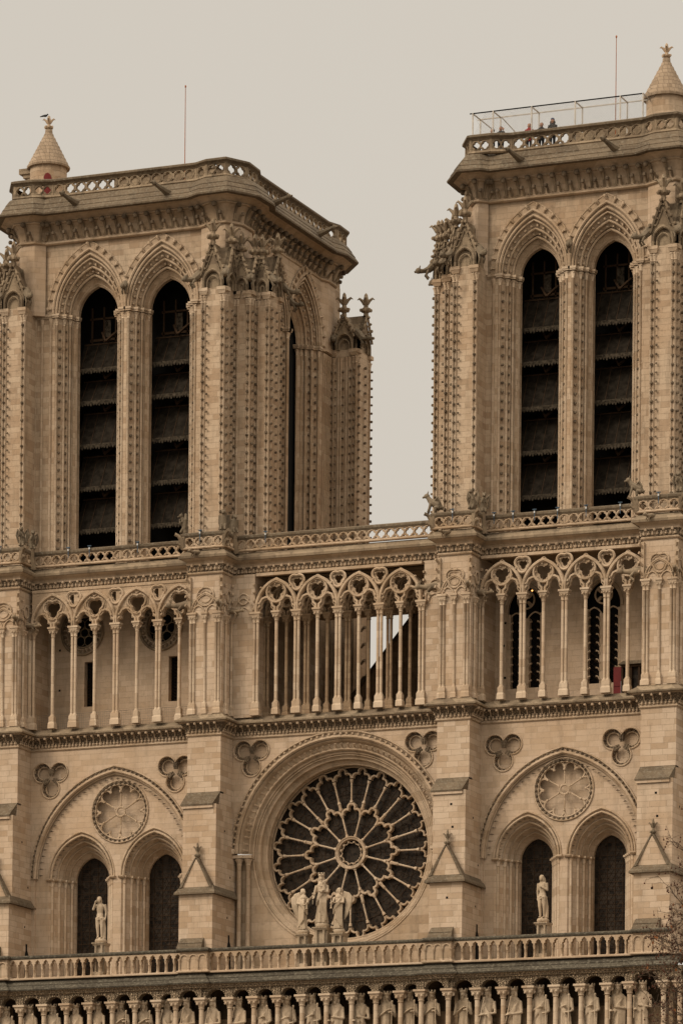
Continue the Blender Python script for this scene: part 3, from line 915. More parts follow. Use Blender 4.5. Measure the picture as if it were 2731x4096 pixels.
for j in range(24):
    t = 2 * pi * j / 24
    r_ = 3.10 if j % 2 == 0 else 2.84
    m.ball((CX + r_ * cos(t), 3.88, CZ + r_ * sin(t)), .14, 7, 5)
    m.tube([(CX + r_ * cos(t), 3.84, CZ + r_ * sin(t)), (CX + 3.22 * cos(t), 3.84, CZ + 3.22 * sin(t))], .10, 6)
obj('spoke_socket', m, 'carved', rose, True)

# ============================================================ GREAT GALLERY
ZC0, ZC1 = 51.36, 57.85       # gallery floor, top of capitals
p1 = fpath(0.0, 1.9, 0, -27, 24.5)
m = MB()
m.sweep(p1, [(-.3, 50.02), (0.06, 50.02), (0.11, 50.08), (0.06, 50.16), (0.05, 50.32), (.14, 50.55), (.36, 50.82), (.44, 50.84), (.44, 50.94), (.3, 50.96), (-.3, 50.96)])
c1 = part('gallery_cornice', m, 'carved')
m = MB()
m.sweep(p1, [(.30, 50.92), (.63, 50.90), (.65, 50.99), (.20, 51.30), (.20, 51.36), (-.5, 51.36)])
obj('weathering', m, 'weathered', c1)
def run_along(path, step, fn, skip=0.12):
    for a, b in zip(path, path[1:]):
        L = hypot(b[0] - a[0], b[1] - a[1]); n = max(1, round((L - skip) / step))
        for k in range(n):
            t = (k + .5) / n; tx, ty = (b[0] - a[0]) / L, (b[1] - a[1]) / L
            fn(a[0] + (b[0] - a[0]) * t, a[1] + (b[1] - a[1]) * t, tx, ty)
def leaf_frieze(path, parent, z_ball, out_ball, z_tongue, out_t, step=.48, rb=.11):
    m = MB()
    def f(x, y, tx, ty):
        nx, ny = ty, -tx
        m.tube([(x + nx * (out_ball * .35), y + ny * out_ball * .35, z_ball - .38), (x + nx * out_ball * .55, y + ny * out_ball * .55, z_ball - .12), (x + nx * out_ball, y + ny * out_ball, z_ball)], [.03, .05, .06], 5)
        leafball(m, (x + nx * (out_ball + .03), y + ny * (out_ball + .03), z_ball - .02), rb, 6)
    run_along(path, step, f)
    def h(x, y, tx, ty):
        nx, ny = ty, -tx
        leafball(m, (x + nx * out_t, y + ny * out_t, z_tongue), .10, 5)
        m.ball((x + nx * (out_t + .03), y + ny * (out_t + .03), z_tongue + .12), .065, 4, 3)
    run_along(path, step * .5, h)
    obj('leaf_frieze', m, 'carved', parent, True)
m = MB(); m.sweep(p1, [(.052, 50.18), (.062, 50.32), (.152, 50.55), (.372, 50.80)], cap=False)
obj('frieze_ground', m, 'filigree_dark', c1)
leaf_frieze(p1, c1, 50.78, .42, 50.30, .10)

# back wall of the gallery, storey behind it, floor and ceiling
def wall_hole_rect(x0, x1, z0, z1): return [(x0, z0), (x1, z0), (x1, z1), (x0, z1)]
m = MB()
OC = [(-20.51, 58.05), (-14.94, 58.0)]
holes = [ring(cx, cz, 1.0, 32) for cx, cz in OC] + [wall_hole_rect(x, x + .62, 53.2, 56.1) for x in (-20.36,)] + [wall_hole_rect(-14.36, -13.74, 53.2, 56.1)]
m.plate([(-25, 51.2), (-9.3, 51.2), (-9.3, 60.4), (-25, 60.4)], holes, 4.3, 4.75)
part('gallery_wall', m, 'plain_wall')
m = MB()
RW = [(9.95, .0), (15.05, .0)]
holes = []
for cx, _ in RW:
    A = arch(cx, 1.22, 57.4, 1.35, 52.55, 10); holes.append(A)
m.plate([(6.0, 51.2), (22, 51.2), (22, 60.4), (6.0, 60.4)], holes, 4.3, 4.8)
gw = part('gallery_wall', m, 'plain_wall')
m = MB()
m.box(-25, 22, 1.95, 4.75, 51.0, 51.345)
m.box(-25, 22, 1.95, 5.0, 60.36, 61.3)
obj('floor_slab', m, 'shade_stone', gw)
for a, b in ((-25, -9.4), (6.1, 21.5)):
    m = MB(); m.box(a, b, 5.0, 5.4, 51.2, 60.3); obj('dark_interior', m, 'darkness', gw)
for cx, cz in OC:
    m = MB()
    m.tube([(u, 4.25, z) for u, z in ring(cx, cz, 1.46, 32)], .10, 6, True)
    m.tube([(u, 4.28, z) for u, z in ring(cx, cz, 1.02, 32)], .06, 6, True)
    for k in range(26):
        t = 2 * pi * k / 26; leafball(m, (cx + 1.24 * cos(t), 4.22, cz + 1.24 * sin(t)), .12)
    for k in range(6):
        t = 2 * pi * k / 6
        m.tube([(cx + .62 * cos(t) + .33 * cos(q), 4.6, cz + .62 * sin(t) + .33 * sin(q)) for q in [2 * pi * j / 12 for j in range(12)]], .03, 5, True)
    m.tube([(u, 4.6, z) for u, z in ring(cx, cz, .28, 16)], .03, 5, True)
    obj('oculus_moulding', m, 'weathered', gw, True)
for cx, _ in RW:
    m = MB()
    m.tube(at(4.27, arch(cx, 1.30, 57.4, 1.35, 57.3, 10)), .07, 6)
    m.tube(at(4.35, arch(cx, 1.18, 57.4, 1.35, 52.6, 10)), .05, 6)
    for s_ in (-1, 1):
        c2 = cx + s_ * .62
        m.tube(at(4.5, arch(c2, .54, 56.6, 1.3, 52.55, 8)), .05, 6)
        z = 53.0
        while z < 57:
            for q in (-1, 1):
                m.tube([(c2 + q * .42, 4.44, z - .22), (c2 + q * .32, 4.40, z), (c2 + q * .18, 4.38, z + .03)], [.035, .05, .065], 5)
            z += .52
        m.box(*sorted((c2 + s_ * .36, c2 + s_ * .66)), 4.4, 4.8, 52.55, 57.2)
    m.box(cx - .24, cx + .24, 4.45, 4.8, 52.55, 56.9)
    m.tube([(u, 4.48, z) for u, z in ring(cx, 58.05, .55, 24)], .06, 6, True)
    for k in range(4):
        t = pi / 4 + pi * k / 2
        m.tube([(cx + .5 * cos(t), 4.48, 58.05 + .5 * sin(t)), (cx + .28 * cos(t), 4.48, 58.05 + .28 * sin(t))], .12, 5)
        leafball(m, (cx + .24 * cos(t), 4.46, 58.05 + .24 * sin(t)), .11)
    obj('traceried_window', m, 'carved', gw, True)
m = MB()
for cx, _ in RW:
    for s_ in (-1, 1):
        for k in range(-6, 20):
            for q in (-1, 1):
                c2 = cx + s_ * .62
                z0 = 52.7 + k * .34
                a = (c2 - .45, z0) if q > 0 else (c2 + .45, z0); b = (c2 + .45, z0 + .62) if q > 0 else (c2 - .45, z0 + .62)
                if z0 > 52.6 and z0 < 56.6: m.tube([(a[0], 4.85, a[1]), (b[0], 4.85, b[1])], .010, 3)
for x0 in (-20.3, -14.36):
    for k in range(14):
        z0 = 53.25 + k * .2
        m.tube([(x0, 4.7, z0), (x0 + .6, 4.7, z0 + .25)], .010, 3); m.tube([(x0 + .6, 4.7, z0), (x0, 4.7, z0 + .25)], .010, 3)
obj('window_leading', m, 'lead', gw)
m = MB()
for (x, z) in ((-19.86, 53.75), (-13.86, 54.0), (-13.84, 53.45), (11.0, 53.35), (10.8, 53.55), (10.2, 58.7)):
    m.ball((x, 4.88, z), .05, 6, 4)
obj('lamp', m, 'lamp_glow', gw)
m = MB()
for (x, z) in ((-22.2, 56.9), (-22.2, 54.3), (-18.2, 56.3), (-18.2, 54.4), (-12.6, 56.0), (8.6, 56.6), (8.5, 55.2), (8.6, 53.2), (12.6, 55.9), (12.6, 53.6), (17.9, 57.2), (17.8, 55.2)):
    m.box(x, x + .13, 4.28, 4.4, z, z + .13)
obj('putlog_hole', m, 'darkness', gw)

# piers between the arcades
for i, (x0, x1) in enumerate(BX):
    m = MB()
    m.box(x0 + .02, x1 - .02, 0.02, 4.4, 51.3, 60.3)
    m.box(x0 - .02, x1 + .04, -.04, 4.4, 51.3, 51.55)
    pr = part('pier', m)
    m = MB()
    w_ = x1 - x0
    X = [x0 + .28, x0 + w_ * .5, x1 - .28]
    for j, x in enumerate(X):
        column(m, x, -.02, 51.4, 57.80, .088, .70, .62, .10 if j != 1 else 0)
    for j, y in enumerate((.5, 1.35)):
        column(m, x1 + .06, y, 51.4, 57.6, .085, .62, .5, 0)
    obj('wall_shaft', m, 'shaft', pr, True)
    m = MB(); c = (x0 + x1) / 2
    hw = w_ * .5 - .16
    m.tube(at(-.02, arch(c, hw, 57.75, 1.35, 57.75, 8)), .06, 6)
    m.tube(at(-.02, arch(c, hw - .22, 57.95, 1.35, 57.95, 8)), .04, 6)
    ro = foil(c, 58.80, 3, .24, .38, -pi / 2, 30) if i >= 2 else ring(c, 58.80, .58, 28)
    ri = foil(c, 58.80, 3, .18, .27, -pi / 2, 30) if i >= 2 else ring(c, 58.80, .38, 24)
    m.tube([(u, -.03, z) for u, z in ro], .06, 6, True); m.tube([(u, -.0, z) for u, z in ri], .035, 6, True)
    for s_ in (-1, 1):
        m.tube(at(-.02, arch(c + s_ * w_ * .205, w_ * .17, 57.78, 1.25, 57.72, 6)), .055, 6)
        for k in range(4): leafball(m, (c + s_ * (hw * (.2 + .2 * k)), -.05, 59.35 - k * .32 - k * k * .03), .06)
    for s_, dy in ((-1, 0), (1, 0)):      # crocketed corner strips with scrolls
        x = x0 + .06 if s_ < 0 else x1 - .06
        m.box(x - .10, x + .10, -.12, .08, 57.9, 60.05)
        for k in range(4):
            z = 58.25 + k * .55
            m.tube([(x, -.1, z - .2), (x + s_ * .10, -.26, z), (x + s_ * .16, -.34, z + .02)], [.07, .08, .10], 5)
    for y in (.6, 1.3):
        m.tube([(x1 + .03, y - .3 + .3 * (1 - cos(q)), 57.75 + .55 * sin(q)) for q in [pi * k / 8 for k in range(9)]], .05, 5)
    for z in (58.3, 58.9, 59.5):
        for y in (.35, 1.6): leafball(m, (x1 + .08, y, z), .09)
    m.tube([(x1 + .03, .95 + .30 * cos(q), 58.85 + .38 * sin(q)) for q in [2 * pi * k / 12 for k in range(12)]], .05, 5, True)
    obj('pier_tracery', m, 'carved', pr, True)

# arcades
def arcade(x0, pitch, n_arch, y, solid, parent_name, mat='shaft', mat_t='carved', first_cluster=True, zt=60.22, last=True):
    """n_arch great arches, each over two openings"""
    m = MB()
    P = pitch
    for j in range(n_arch):
        c = x0 + P * (2 * j + 1)
        if solid:
            holes = [foil(c, 59.02, 3, .24, .30, -pi / 2, 30)]
            if j < n_arch - 1: holes.append(foil(c + P, 59.60, 3, .15, .19, pi / 2 + pi, 24))
            base = [(c - P, zt), (c - P, 57.9)]
            for s_ in (-1, 1):
                q = c + s_ * P / 2; h = P / 2 - .17
                base += [(q - h, 57.9), (q - h, 58.05), (q - h * .62, 58.12), (q - h * .62, 58.32), (q - h * .40, 58.56), (q, 58.66), (q + h * .40, 58.56), (q + h * .62, 58.32), (q + h * .62, 58.12), (q + h, 58.05), (q + h, 57.9)]
            base += [(c + P, 57.9), (c + P, zt)]
            m.plate(base, holes, y, y + .32)
        ap = arch(c, P - .04, 58.0, 1.40, 57.85, 9)
        band(m, ap, .21, y - .18, y + .24)
        for s_ in (-1, 1):
            q = c + s_ * P / 2; h = P / 2 - .10
            pts = [(q - h, 57.85), (q - h * .97, 58.10), (q - h * .72, 58.22), (q - h * .70, 58.42), (q - h * .45, 58.66), (q, 58.76), (q + h * .45, 58.66), (q + h * .70, 58.42), (q + h * .72, 58.22), (q + h * .97, 58.10), (q + h, 57.85)]
            band(m, pts, .16, y - .10, y + .22)
            pts = [(q + (u - q) * .78, z - .10) for u, z in pts]
            if not solid: band(m, pts, .07, y + .02, y + .2)
            for k in (1, 3): leafball(m, (c + s_ * (P * .93 - k * .16 * P * .45), y - .12, 58.35 + k * .34), .085)
            leafball(m, (c + s_ * P * .82, y - .1, 58.38), .09)
        if solid:
            m.tube([(u, y - .05, z) for u, z in foil(c, 59.02, 3, .28, .40, -pi / 2, 36)], .06, 5, True)
            m.tube([(u, y - .02, z) for u, z in ring(c, 59.05, .76, 36)], .045, 5, True)
            for k in range(12):
                t = 2 * pi * k / 12; leafball(m, (c + .62 * cos(t), y - .06, 59.05 + .62 * sin(t)), .075)
            m.tube([(u, y - .05, z) for u, z in ring(c, 59.80, .13, 12)], .04, 5, True)
        else:
            band(m, ring(c, 59.05, .64, 28), .15, y - .12, y + .22, True)
            fo = foil(c, 59.05, 3, .23, .26, -pi / 2, 36)
            m.plate(ring(c, 59.05, .62, 28), [fo], y + .02, y + .16, True)
            for k in range(9):
                t = 2 * pi * (k + .5) / 9; leafball(m, (c + .50 * cos(t), y - .06, 59.05 + .50 * sin(t)), .06)
            band(m, ring(c, 59.80, .15, 12), .05, y - .04, y + .15, True)
        if j < n_arch - 1:
            m.tube([(u, y - .04, z) for u, z in foil(c + P, 59.60, 3, .20, .32, -pi / 2, 30)], .085, 5, True)
            if not solid:
                m.plate(foil(c + P, 59.60, 3, .20, .31, -pi / 2, 30), [foil(c + P, 59.60, 3, .13, .16, -pi / 2, 24)], y + .06, y + .18, True)
            for k in (0, 1): leafball(m, (c + P - .28 + k * .56, y - .04, 59.75), .06)
        m.box(c - P, c + P, y - .05, y + .3, 60.12, 60.3)
    root = part(parent_name, m, mat_t, smooth=True)
    for k in range(2 * n_arch + 1):
        if k == 2 * n_arch and not last: continue
        x = x0 + P * k
        m = MB()
        if k % 2 == 0: column(m, x, y + .05, ZC0, ZC1, .098, .82, .60, .115)
        else: column(m, x, y + .05, ZC0, ZC1, .115, .82, .56, 0)
        obj('column', m, mat, root, True)
    return root
arcade(-22.68, 1.49, 4, 1.35, True, 'arcade', last=False)
arcade(-6.97, 1.40, 4, 1.35, False, 'arcade')
arcade(8.16, 1.365, 4, 1.35, False, 'arcade')
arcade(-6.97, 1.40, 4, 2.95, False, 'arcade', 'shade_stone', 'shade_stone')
for a, b in ((-8.72, -7.10), (4.36, 5.9)):
    m = MB(); m.box(a, b, 1.45, 3.2, 51.3, 60.3)
    part('arcade_end_wall', m)
m = MB()
for c in (-7.86, 5.1):
    m.tube(at(1.42, arch(c, .62, 58.0, 1.35, 57.8, 8)), .06, 6)
    m.tube([(u, 1.40, z) for u, z in ring(c, 58.75, .34, 20)], .06, 6, True)
    m.tube(at(1.42, arch(c, .42, 57.75, .80, 57.75, 8)), .05, 6) if False else m.tube([(c + .42 * cos(q), 1.42, 57.8 + .42 * sin(q)) for q in [pi * k / 8 for k in range(9)]], .05, 5)
    for s_ in (-1, 1):
        for k in range(4): leafball(m, (c + s_ * .74, 1.38, 58.1 + .5 * k), .10)
part('end_wall_tracery', m, 'carved', smooth=True)
m = MB(); m.box(-9.1, 5.9, 5.05, 16.9, 60.35, 61.0)
part('shading_roof', m, 'shade_stone')  # roof added between the towers to keep skylight off the gallery interior
# gable of the nave roof standing between the towers
m = MB()
z0 = 50.0
m.add([(-11.2, 17, z0), (8.4, 17, z0), (-1.42, 17, 61.6), (-11.2, 30, z0), (8.4, 30, z0), (-1.42, 30, 61.6)], [(0, 1, 2), (3, 5, 4), (0, 2, 5, 3), (1, 4, 5, 2), (0, 3, 4, 1)])
nv = part('nave_gable', m, 'shade_stone')
m = MB(); m.tube([(-11.3, 16.9, z0), (-1.42, 16.9, 61.7), (8.5, 16.9, z0)], .16, 6)
obj('coping', m, 'slab', nv)
m = MB()
for k in range(8):
    z = 53.5 + k * 1.1
    m.tube([(-7.15, 19.0, z - .2), (-6.95, 18.9, z), (-6.8, 18.85, z)], [.08, .1, .12], 5)
part('crocket_row', m, 'weathered')

# ============================================================ CHIMERA GALLERY
p2 = fpath(-.02, 1.73, 0, -27, 24.5)
m = MB()
m.sweep(p2, [(-.3, 60.2), (0.05, 60.2), (.09, 60.27), (.04, 60.34), (.05, 60.62), (.14, 60.80), (.15, 60.86), (.10, 60.88), (.12, 60.98), (.42, 61.16), (.42, 61.2), (-.3, 61.2)])
c2 = part('balcony_cornice', m, 'carved')
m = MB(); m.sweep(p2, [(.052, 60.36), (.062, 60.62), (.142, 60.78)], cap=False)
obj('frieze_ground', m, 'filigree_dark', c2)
leaf_frieze(p2, c2, 60.76, .16, 60.50, .10, .52, .11)
m = MB()
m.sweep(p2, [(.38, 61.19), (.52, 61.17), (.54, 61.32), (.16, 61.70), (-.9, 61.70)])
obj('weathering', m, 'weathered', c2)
p3 = fpath(-.28, 1.50, .26, -27, 24.5)
def frame_along(a, b, out=0.0):
    L = hypot(b[0] - a[0], b[1] - a[1]); tx, ty = (b[0] - a[0]) / L, (b[1] - a[1]) / L
    nx, ny = ty, -tx
    return L, (lambda u, d, z: (a[0] + tx * u + nx * (out - d), a[1] + ty * u + ny * (out - d), z))
def quatre_rail(path, z0, z1, ztop, parent, step, closed=False, mat='carved', railmat='slab', rw=.16):
    P = path + [path[0]] if closed else path
    for a, b in zip(P, P[1:]):
        L, T = frame_along(a, b)
        if L < .25: continue
        m = MB(T)
        n = max(1, round((L - .16) / step)); st = (L - .16) / n; zc = (z0 + z1) / 2; h = (z1 - z0) / 2
        holes = []
        for k in range(n):
            c = .08 + st * (k + .5); s_ = min(st / 2, h)
            holes.append(foil(c, zc, 4, s_ * .40, s_ * .42, 0, 24))
            if k < n - 1:
                e = .08 + st * (k + 1)
                holes.append([(e - st * .17, z0 + .05), (e + st * .17, z0 + .05), (e, z0 + h * .48)])
                holes.append([(e - st * .17, z1 - .04), (e, z1 - h * .48), (e + st * .17, z1 - .04)])
        m.plate(wall_hole_rect(0, L, z0, z1), holes, -.07, .09, True)
        for k in range(n):
            c = .08 + st * (k + .5); s_ = min(st / 2, h)
            m.tube([(u, -.075, z) for u, z in ring(c, zc, s_ * .92, 12)], .032, 4, True)
        m.box(-.06, .08, -.10, .1, z0, z1)
        obj('quatrefoil_panel', m, mat, parent)
    m = MB(); m.sweep(path, [(-.14, z1), (.10, z1), (.13, z1 + .06), (rw, z1 + .10), (rw, ztop - .08), (.06, ztop), (-.14, ztop)], closed)
    obj('handrail', m, railmat, parent)
    m = MB(); m.sweep(path, [(-.14, z0 - .12), (.12, z0 - .12), (.15, z0 - .06), (.12, z0), (-.14, z0)], closed)
    obj('base_moulding', m, mat, parent)
m = MB(); m.box(-24, 20.5, 2.0, 6, 61.32, 61.66)
br = part('balcony', m, 'ashlar')
quatre_rail(p3, 61.88, 62.50, 62.80, br, .62)
m = MB()      # scroll brackets at the corners of the projecting bays
for i, (x0, x1) in enumerate(BX):
    for s_, x in ((-1, x0 - .3), (1, x1 + .3)):
        m.box(x - .14, x + .14, -.42, -.12, 61.85, 62.75)
        m.tube([(x - s_ * .05, -.32, 61.9), (x + s_ * .05, -.42, 62.3), (x + s_ * .22, -.55, 62.62), (x + s_ * .42, -.66, 62.72)], [.15, .15, .12, .13], 6)
        m.tube([(x, -.32, 61.85), (x + s_ * .10, -.45, 62.05), (x + s_ * .30, -.6, 62.18)], [.14, .12, .11], 6)
    m.tube([(x1 + .3, 1.2, 61.7), (x1 + .35, 1.0, 62.3), (x1 + .35, .95, 62.9)], [.3, .2, .2], 6)
obj('corner_scroll', m, 'weathered', br, True)
# ladder cage top behind the rail
m = MB()
for k in range(4): m.tube([(-3.9 + k * .22, 5.0, 62.5), (-3.9 + k * .22, 5.0, 63.7)], .02, 4)
for z in (62.9, 63.3, 63.65): m.tube([(-3.95, 5.0, z), (-3.2, 5.0, z)], .02, 4)
tag(obj('ladder_hoops', m, 'lead'), 'dark iron ladder hoops rising behind the balcony rail at the foot of the left tower', 'ladder')

# ============================================================ TOWERS
def tower(name_lbl, xL, xR, wins, gl, a0, zo, turret, side_wins, lsh):
    """square bell tower: xL,xR body faces; zo shift of the upper parts"""
    yF, yB = 2.8, 19.8
    zs = 78.38 + zo * .8        # springing of the belfry arches
    Q = 1.70
    base = 50.0
    zf = 61.3
    # ---- body
    m = MB()
    TS = side_R(xR)
    def face(T, u0, u1, ws):
        m.T = T
        L = [(u0, zf)]
        for c in ws: L += arch(c, a0 if T is not TS else 2.62, zs, Q, zf, 10)
        L += [(u1, zf), (u1, 83.1 + zo), (u0, 83.1 + zo)]
        m.plate(L, [], 0.0, .3)
        m.T = ID
    face(lambda u, d, z: (u, yF + d, z), xL, xR, wins)
    face(TS, yF, yB, side_wins)
    m.box(xL, xR - .06, yB - .4, yB - .05, zf, 83.1 + zo)
    m.box(xL, xL + .4, yF + .3, yB, zf, 83.1 + zo)
    m.box(xL, xR - .02, yF + .4, yB, 83.0 + zo, 85.3 + zo)
    m.box(xL, xR, 5.7, yB, base, zf + .3)
    tw = part('tower', m, 'tower_wall', label=name_lbl)
    # ---- black block painting the dark of the belfry chamber, sloping slatted hoods
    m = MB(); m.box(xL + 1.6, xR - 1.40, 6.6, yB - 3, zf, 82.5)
    obj('chamber_dark_block', m, 'darkness', tw)
    LZ = [z + zo * .4 for z in (75.0, 72.9, 70.1, 67.35, 64.6)]
    def louvres(T, c):
        for i, z in enumerate(LZ):
            fr = MB(T); pan = MB(T); seams = MB(T)
            top = (LZ[i - 1] if i else 77.4) - .30
            w_ = gl + .35
            pan.add([(c - w_, 1.75, z), (c + w_, 1.75, z), (c + w_, 3.0, top), (c - w_, 3.0, top), (c - w_, 1.82, z - .05), (c + w_, 1.82, z - .05), (c + w_, 3.1, top), (c - w_, 3.1, top)],
                    [(0, 1, 2, 3), (4, 7, 6, 5), (0, 4, 5, 1)])
            k = 0; u = c - w_
            while u < c + w_ - .05:
                q = .05 + .03 * ((k * 7) % 3)
                fr.add([(u, 1.70, z + .14), (u + .20, 1.70, z + .14), (u + .20, 1.70, z - .04), (u + .13, 1.70, z - .12 - q), (u + .07, 1.70, z - .12 - q), (u, 1.70, z - .04)], [tuple(range(6))])
                u += .20; k += 1
            for k in range(5):
                u = c - w_ + .3 + k * (2 * w_ - .6) / 4
                seams.tube([(u, 1.74, z), (u, 2.97, top)], .022, 4)
            seams.tube([(c - w_, 2.9, top - .12), (c + w_, 2.9, top - .12)], .05, 4)
            for s_ in (-1, 1): seams.tube([(c, 2.4, top - .1), (c + s_ * .55, 3.0, top + .65)], .09, 4)
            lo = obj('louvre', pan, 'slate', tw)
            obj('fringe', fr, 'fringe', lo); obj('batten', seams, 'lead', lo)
        seams = MB(T)
        for k in range(4):
            u = c - gl + .15 + k * (2 * gl - .3) / 3
            seams.box(u - .05, u + .05, 3.0, 3.1, 76.6, 79.4)
        seams.box(c - gl, c + gl, 3.0, 3.1, 77.2, 77.35); seams.box(c - gl, c + gl, 3.0, 3.1, 78.6, 78.72)
        obj('window_frame', seams, 'lead', tw)
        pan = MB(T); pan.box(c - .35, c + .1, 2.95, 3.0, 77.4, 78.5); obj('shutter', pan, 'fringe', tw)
    for c in wins: louvres(lambda u, d, z: (u, yF + d, z), c)
    # ---- belfry windows
    def bel(T0, c, cl, cr_, ds=1.0, a0=a0, gl=gl):
        T = (lambda u, d, z: T0(u, d * ds, z)) if ds != 1.0 else T0
        m = MB(T)
        n = 10
        QA = lambda a: 1.70 - .32 * max(0, min(1, (a0 - a) / (a0 - gl)))
        st = [(0, a0), (.10, a0 - .10), (.34, a0 - .26), (.44, a0 - .36), (.74, a0 - .52), (.84, a0 - .62), (1.1, gl + .40), (1.2, gl + .28), (1.5, gl + .08), (1.6, gl)] + ([(2.0, gl)] if T0 is not TS else [])
        m.splay([(d, arch(c, a, zs, QA(a), zf, n)) for d, a in st])
        r = obj('belfry_window', m, 'tower_wall', tw)
        r['label'] = 'tall pointed belfry opening with stepped mouldings'
        m = MB(T)
        def A(a, d, r_, q=None, clip=True):
            q = q or QA(a)
            pts = [p for p in arch(c, a, zs, q, zs, 14)[1:-1] if cl <= p[0] <= cr_]
            if len(pts) > 1: m.tube(at(d, pts), r_, 6)
            return pts
        hood = A(a0 + .46, -.10, .06, 1.66); A(a0 + .10, -.12, .10); A(a0 - .08, -.02, .09); A(a0 - .22, .10, .06)
        A(a0 - .46, .46, .08); A(a0 - .70, .90, .08); A(gl + .30, 1.22, .07); A(gl + .10, 1.5, .06)
        # crocketed band of the hood
        hb = [p for p in arch(c, a0 + .30, zs, 1.66, zs, 16)[1:-1] if cl <= p[0] <= cr_]
        i0 = [p for p in arch(c, a0 + .08, zs, 1.70, zs, 16)[1:-1]]
        o0 = [p for p in arch(c, a0 + .50, zs, 1.66, zs, 16)[1:-1]]
        m.splay([(-.06, i0), (-.12, o0), (0.0, o0)]) if cl < c - a0 - .4 and cr_ > c + a0 + .4 else m.splay([(-.06, [(min(max(u, cl), cr_), z) for u, z in i0]), (-.12, [(min(max(u, cl), cr_), z) for u, z in o0])])
        for (u, z, tx, tz) in along(hb, .62):
            leafball(m, (u - tz * .14, -.24, z + tx * .14), .12); m.tube([(u + tz * .14, -.08, z - tx * .14), (u, -.2, z), (u - tz * .14, -.26, z + tx * .14)], [.05, .07, .08], 5)
        for a, d in ((a0 - .34, .30), (a0 - .58, .70)):
            for (u, z, tx, tz) in along(arch(c, a, zs, QA(a), zs, 12)[1:-1], .46):
                leafball(m, (u, d, z), .10)
        obj('arch_moulding', m, 'carved', tw, True)
        m = MB(T); cb = MB(T)
        for s_ in (-1, 1):
            for a, d in ((a0 - .10, .04), (a0 - .46, .50), (a0 - .72, .92), (gl + .30, 1.26), (gl + .08, 1.56)):
                u = c + s_ * a
                m.lathe(u, d, [(.09, zf), (.095, zs - .75), (.13, zs - .72), (.09, zs - .68), (.17, zs - .3)], 7)
                for k in range(4): leafball(m, (u + .14 * cos(k * 1.6 + .4), d + .14 * sin(k * 1.6 + .4), zs - .36), .06)
                m.box(u - .22, u + .22, d - .24, d + .22, zs - .26, zs - .16); m.box(u - .26, u + .26, d - .28, d + .22, zs - .16, zs - .02)
            for a, d in ((a0 - .28, .24), (a0 - .56, .66)):
                z = zf + .3 + rnd.random() * .3
                while z < zs - .6:
                    leafball(cb, (c + s_ * a, d - .03, z), .10, 6); z += .56
        obj('jamb_shaft', m, 'shaft', tw, True); obj('crocket_row', cb, 'patina', tw, True)
    midF = sum(wins) / 2; midS = sum(side_wins) / 2
    for i, c in enumerate(wins):
        bel(lambda u, d, z: (u, yF + d, z), c, (c - a0 - .55 if i == 0 else midF), (midF if i == 0 else c + a0 + .55), .80)
    for i, c in enumerate(side_wins):
        bel(TS, c, (c - a0 - .55 if i == 0 else midS), (midS if i == 0 else c + a0 + .55), .76, 2.62, 1.47)
    # ---- corner buttresses: (x0,x1,y0,y1)
    zc = 78.55 + zo * .7
    blocks = []
    for s_, X in ((1, xR), (-1, xL)):
        f = lambda a, b: (X + s_ * a, X + s_ * b) if s_ > 0 else (X - b, X - a)
        blocks += [('A', s_, *f(-1.65, 0.0), 1.25, 3.0), ('B', s_, *f(-.05, 1.12), 2.72, 5.3), ('C', s_, *f(1.05, 2.1), 3.5, 5.2),
                   ('D', s_, *f(-.05, 1.9), 18.3, 20.7), ('E', s_, *f(-1.65, 0.0), 19.7, 21.3)]
    def ballrow(mb, x, y, nx, ny, z0, z1, r=.09):
        z = z0 + rnd.random() * .4
        while z < z1:
            leafball(mb, (x + nx * .12, y + ny * .12, z), r * 1.12, 6); z += .555
    for kind, s_, x0, x1, y0, y1 in blocks:
        zb = base if kind in 'DE' else zf
        m = MB(); m.box(x0, x1, y0, y1, zb, zc)
        b = obj('corner_buttress', m, 'tower_wall', tw)
        if kind == 'E': continue
        m = MB(); cb = MB()
        xe = x1 if s_ > 0 else x0; n_ = s_
        for (x, y) in ((x0 + .06, y0), (x1 - .06, y0), (x0 + .26, y0 + .02), (x1 - .26, y0 + .02), (xe, y0 + .25), (xe, y1 - .25)):
            m.lathe(x, y, [(.085, zb), (.085, zc - .95), (.13, zc - .9), (.09, zc - .86), (.16, zc - .48)], 7)
            for k in range(4): leafball(m, (x + .14 * cos(k * 1.6), y + .14 * sin(k * 1.6), zc - .52), .06)
        ballrow(cb, x0 + .16, y0, 0, -1, zf, zc - 1); ballrow(cb, x1 - .16, y0, 0, -1, zf, zc - 1)
        if x1 - x0 > 1.4: ballrow(cb, x0 + .46, y0, 0, -1, zf, zc - 1, .07)
        if kind == 'D':
            for q in (.62, .80, 1.2, 1.4):
                m.lathe(x0 + q, y0, [(.08, zf), (.08, zc - .95), (.15, zc - .5)], 6)
            ballrow(cb, x0 + 1.0, y0, 0, -1, zf, zc - 1, .08); ballrow(cb, x1 - .42, y0, 0, -1, zf, zc - 1, .08)
        ballrow(cb, xe, y0 + .12, n_, 0, zf, zc - 1); ballrow(cb, xe, y1 - .12, n_, 0, zf, zc - 1)
        if y1 - y0 > 1.4: ballrow(cb, xe, (y0 + y1) / 2, n_, 0, zf, zc - 1)
        for q in ((x0 - .1, x0 + .5), (x1 - .5, x1 + .1)):
            m.frustum((q[0] + .08, q[1] - .08, y0 - .12, y0 + .3, zc - .42), (q[0], q[1], y0 - .2, y0 + .3, zc - .2))
            m.box(q[0], q[1], y0 - .22, y0 + .3, zc - .2, zc)
        xa, xb = (xe - .3, xe + .2) if s_ > 0 else (xe - .2, xe + .3)
        for yy in (y0 + .15, y1 - .25):
            m.box(xa, xb, yy - .25, yy + .25, zc - .25, zc)
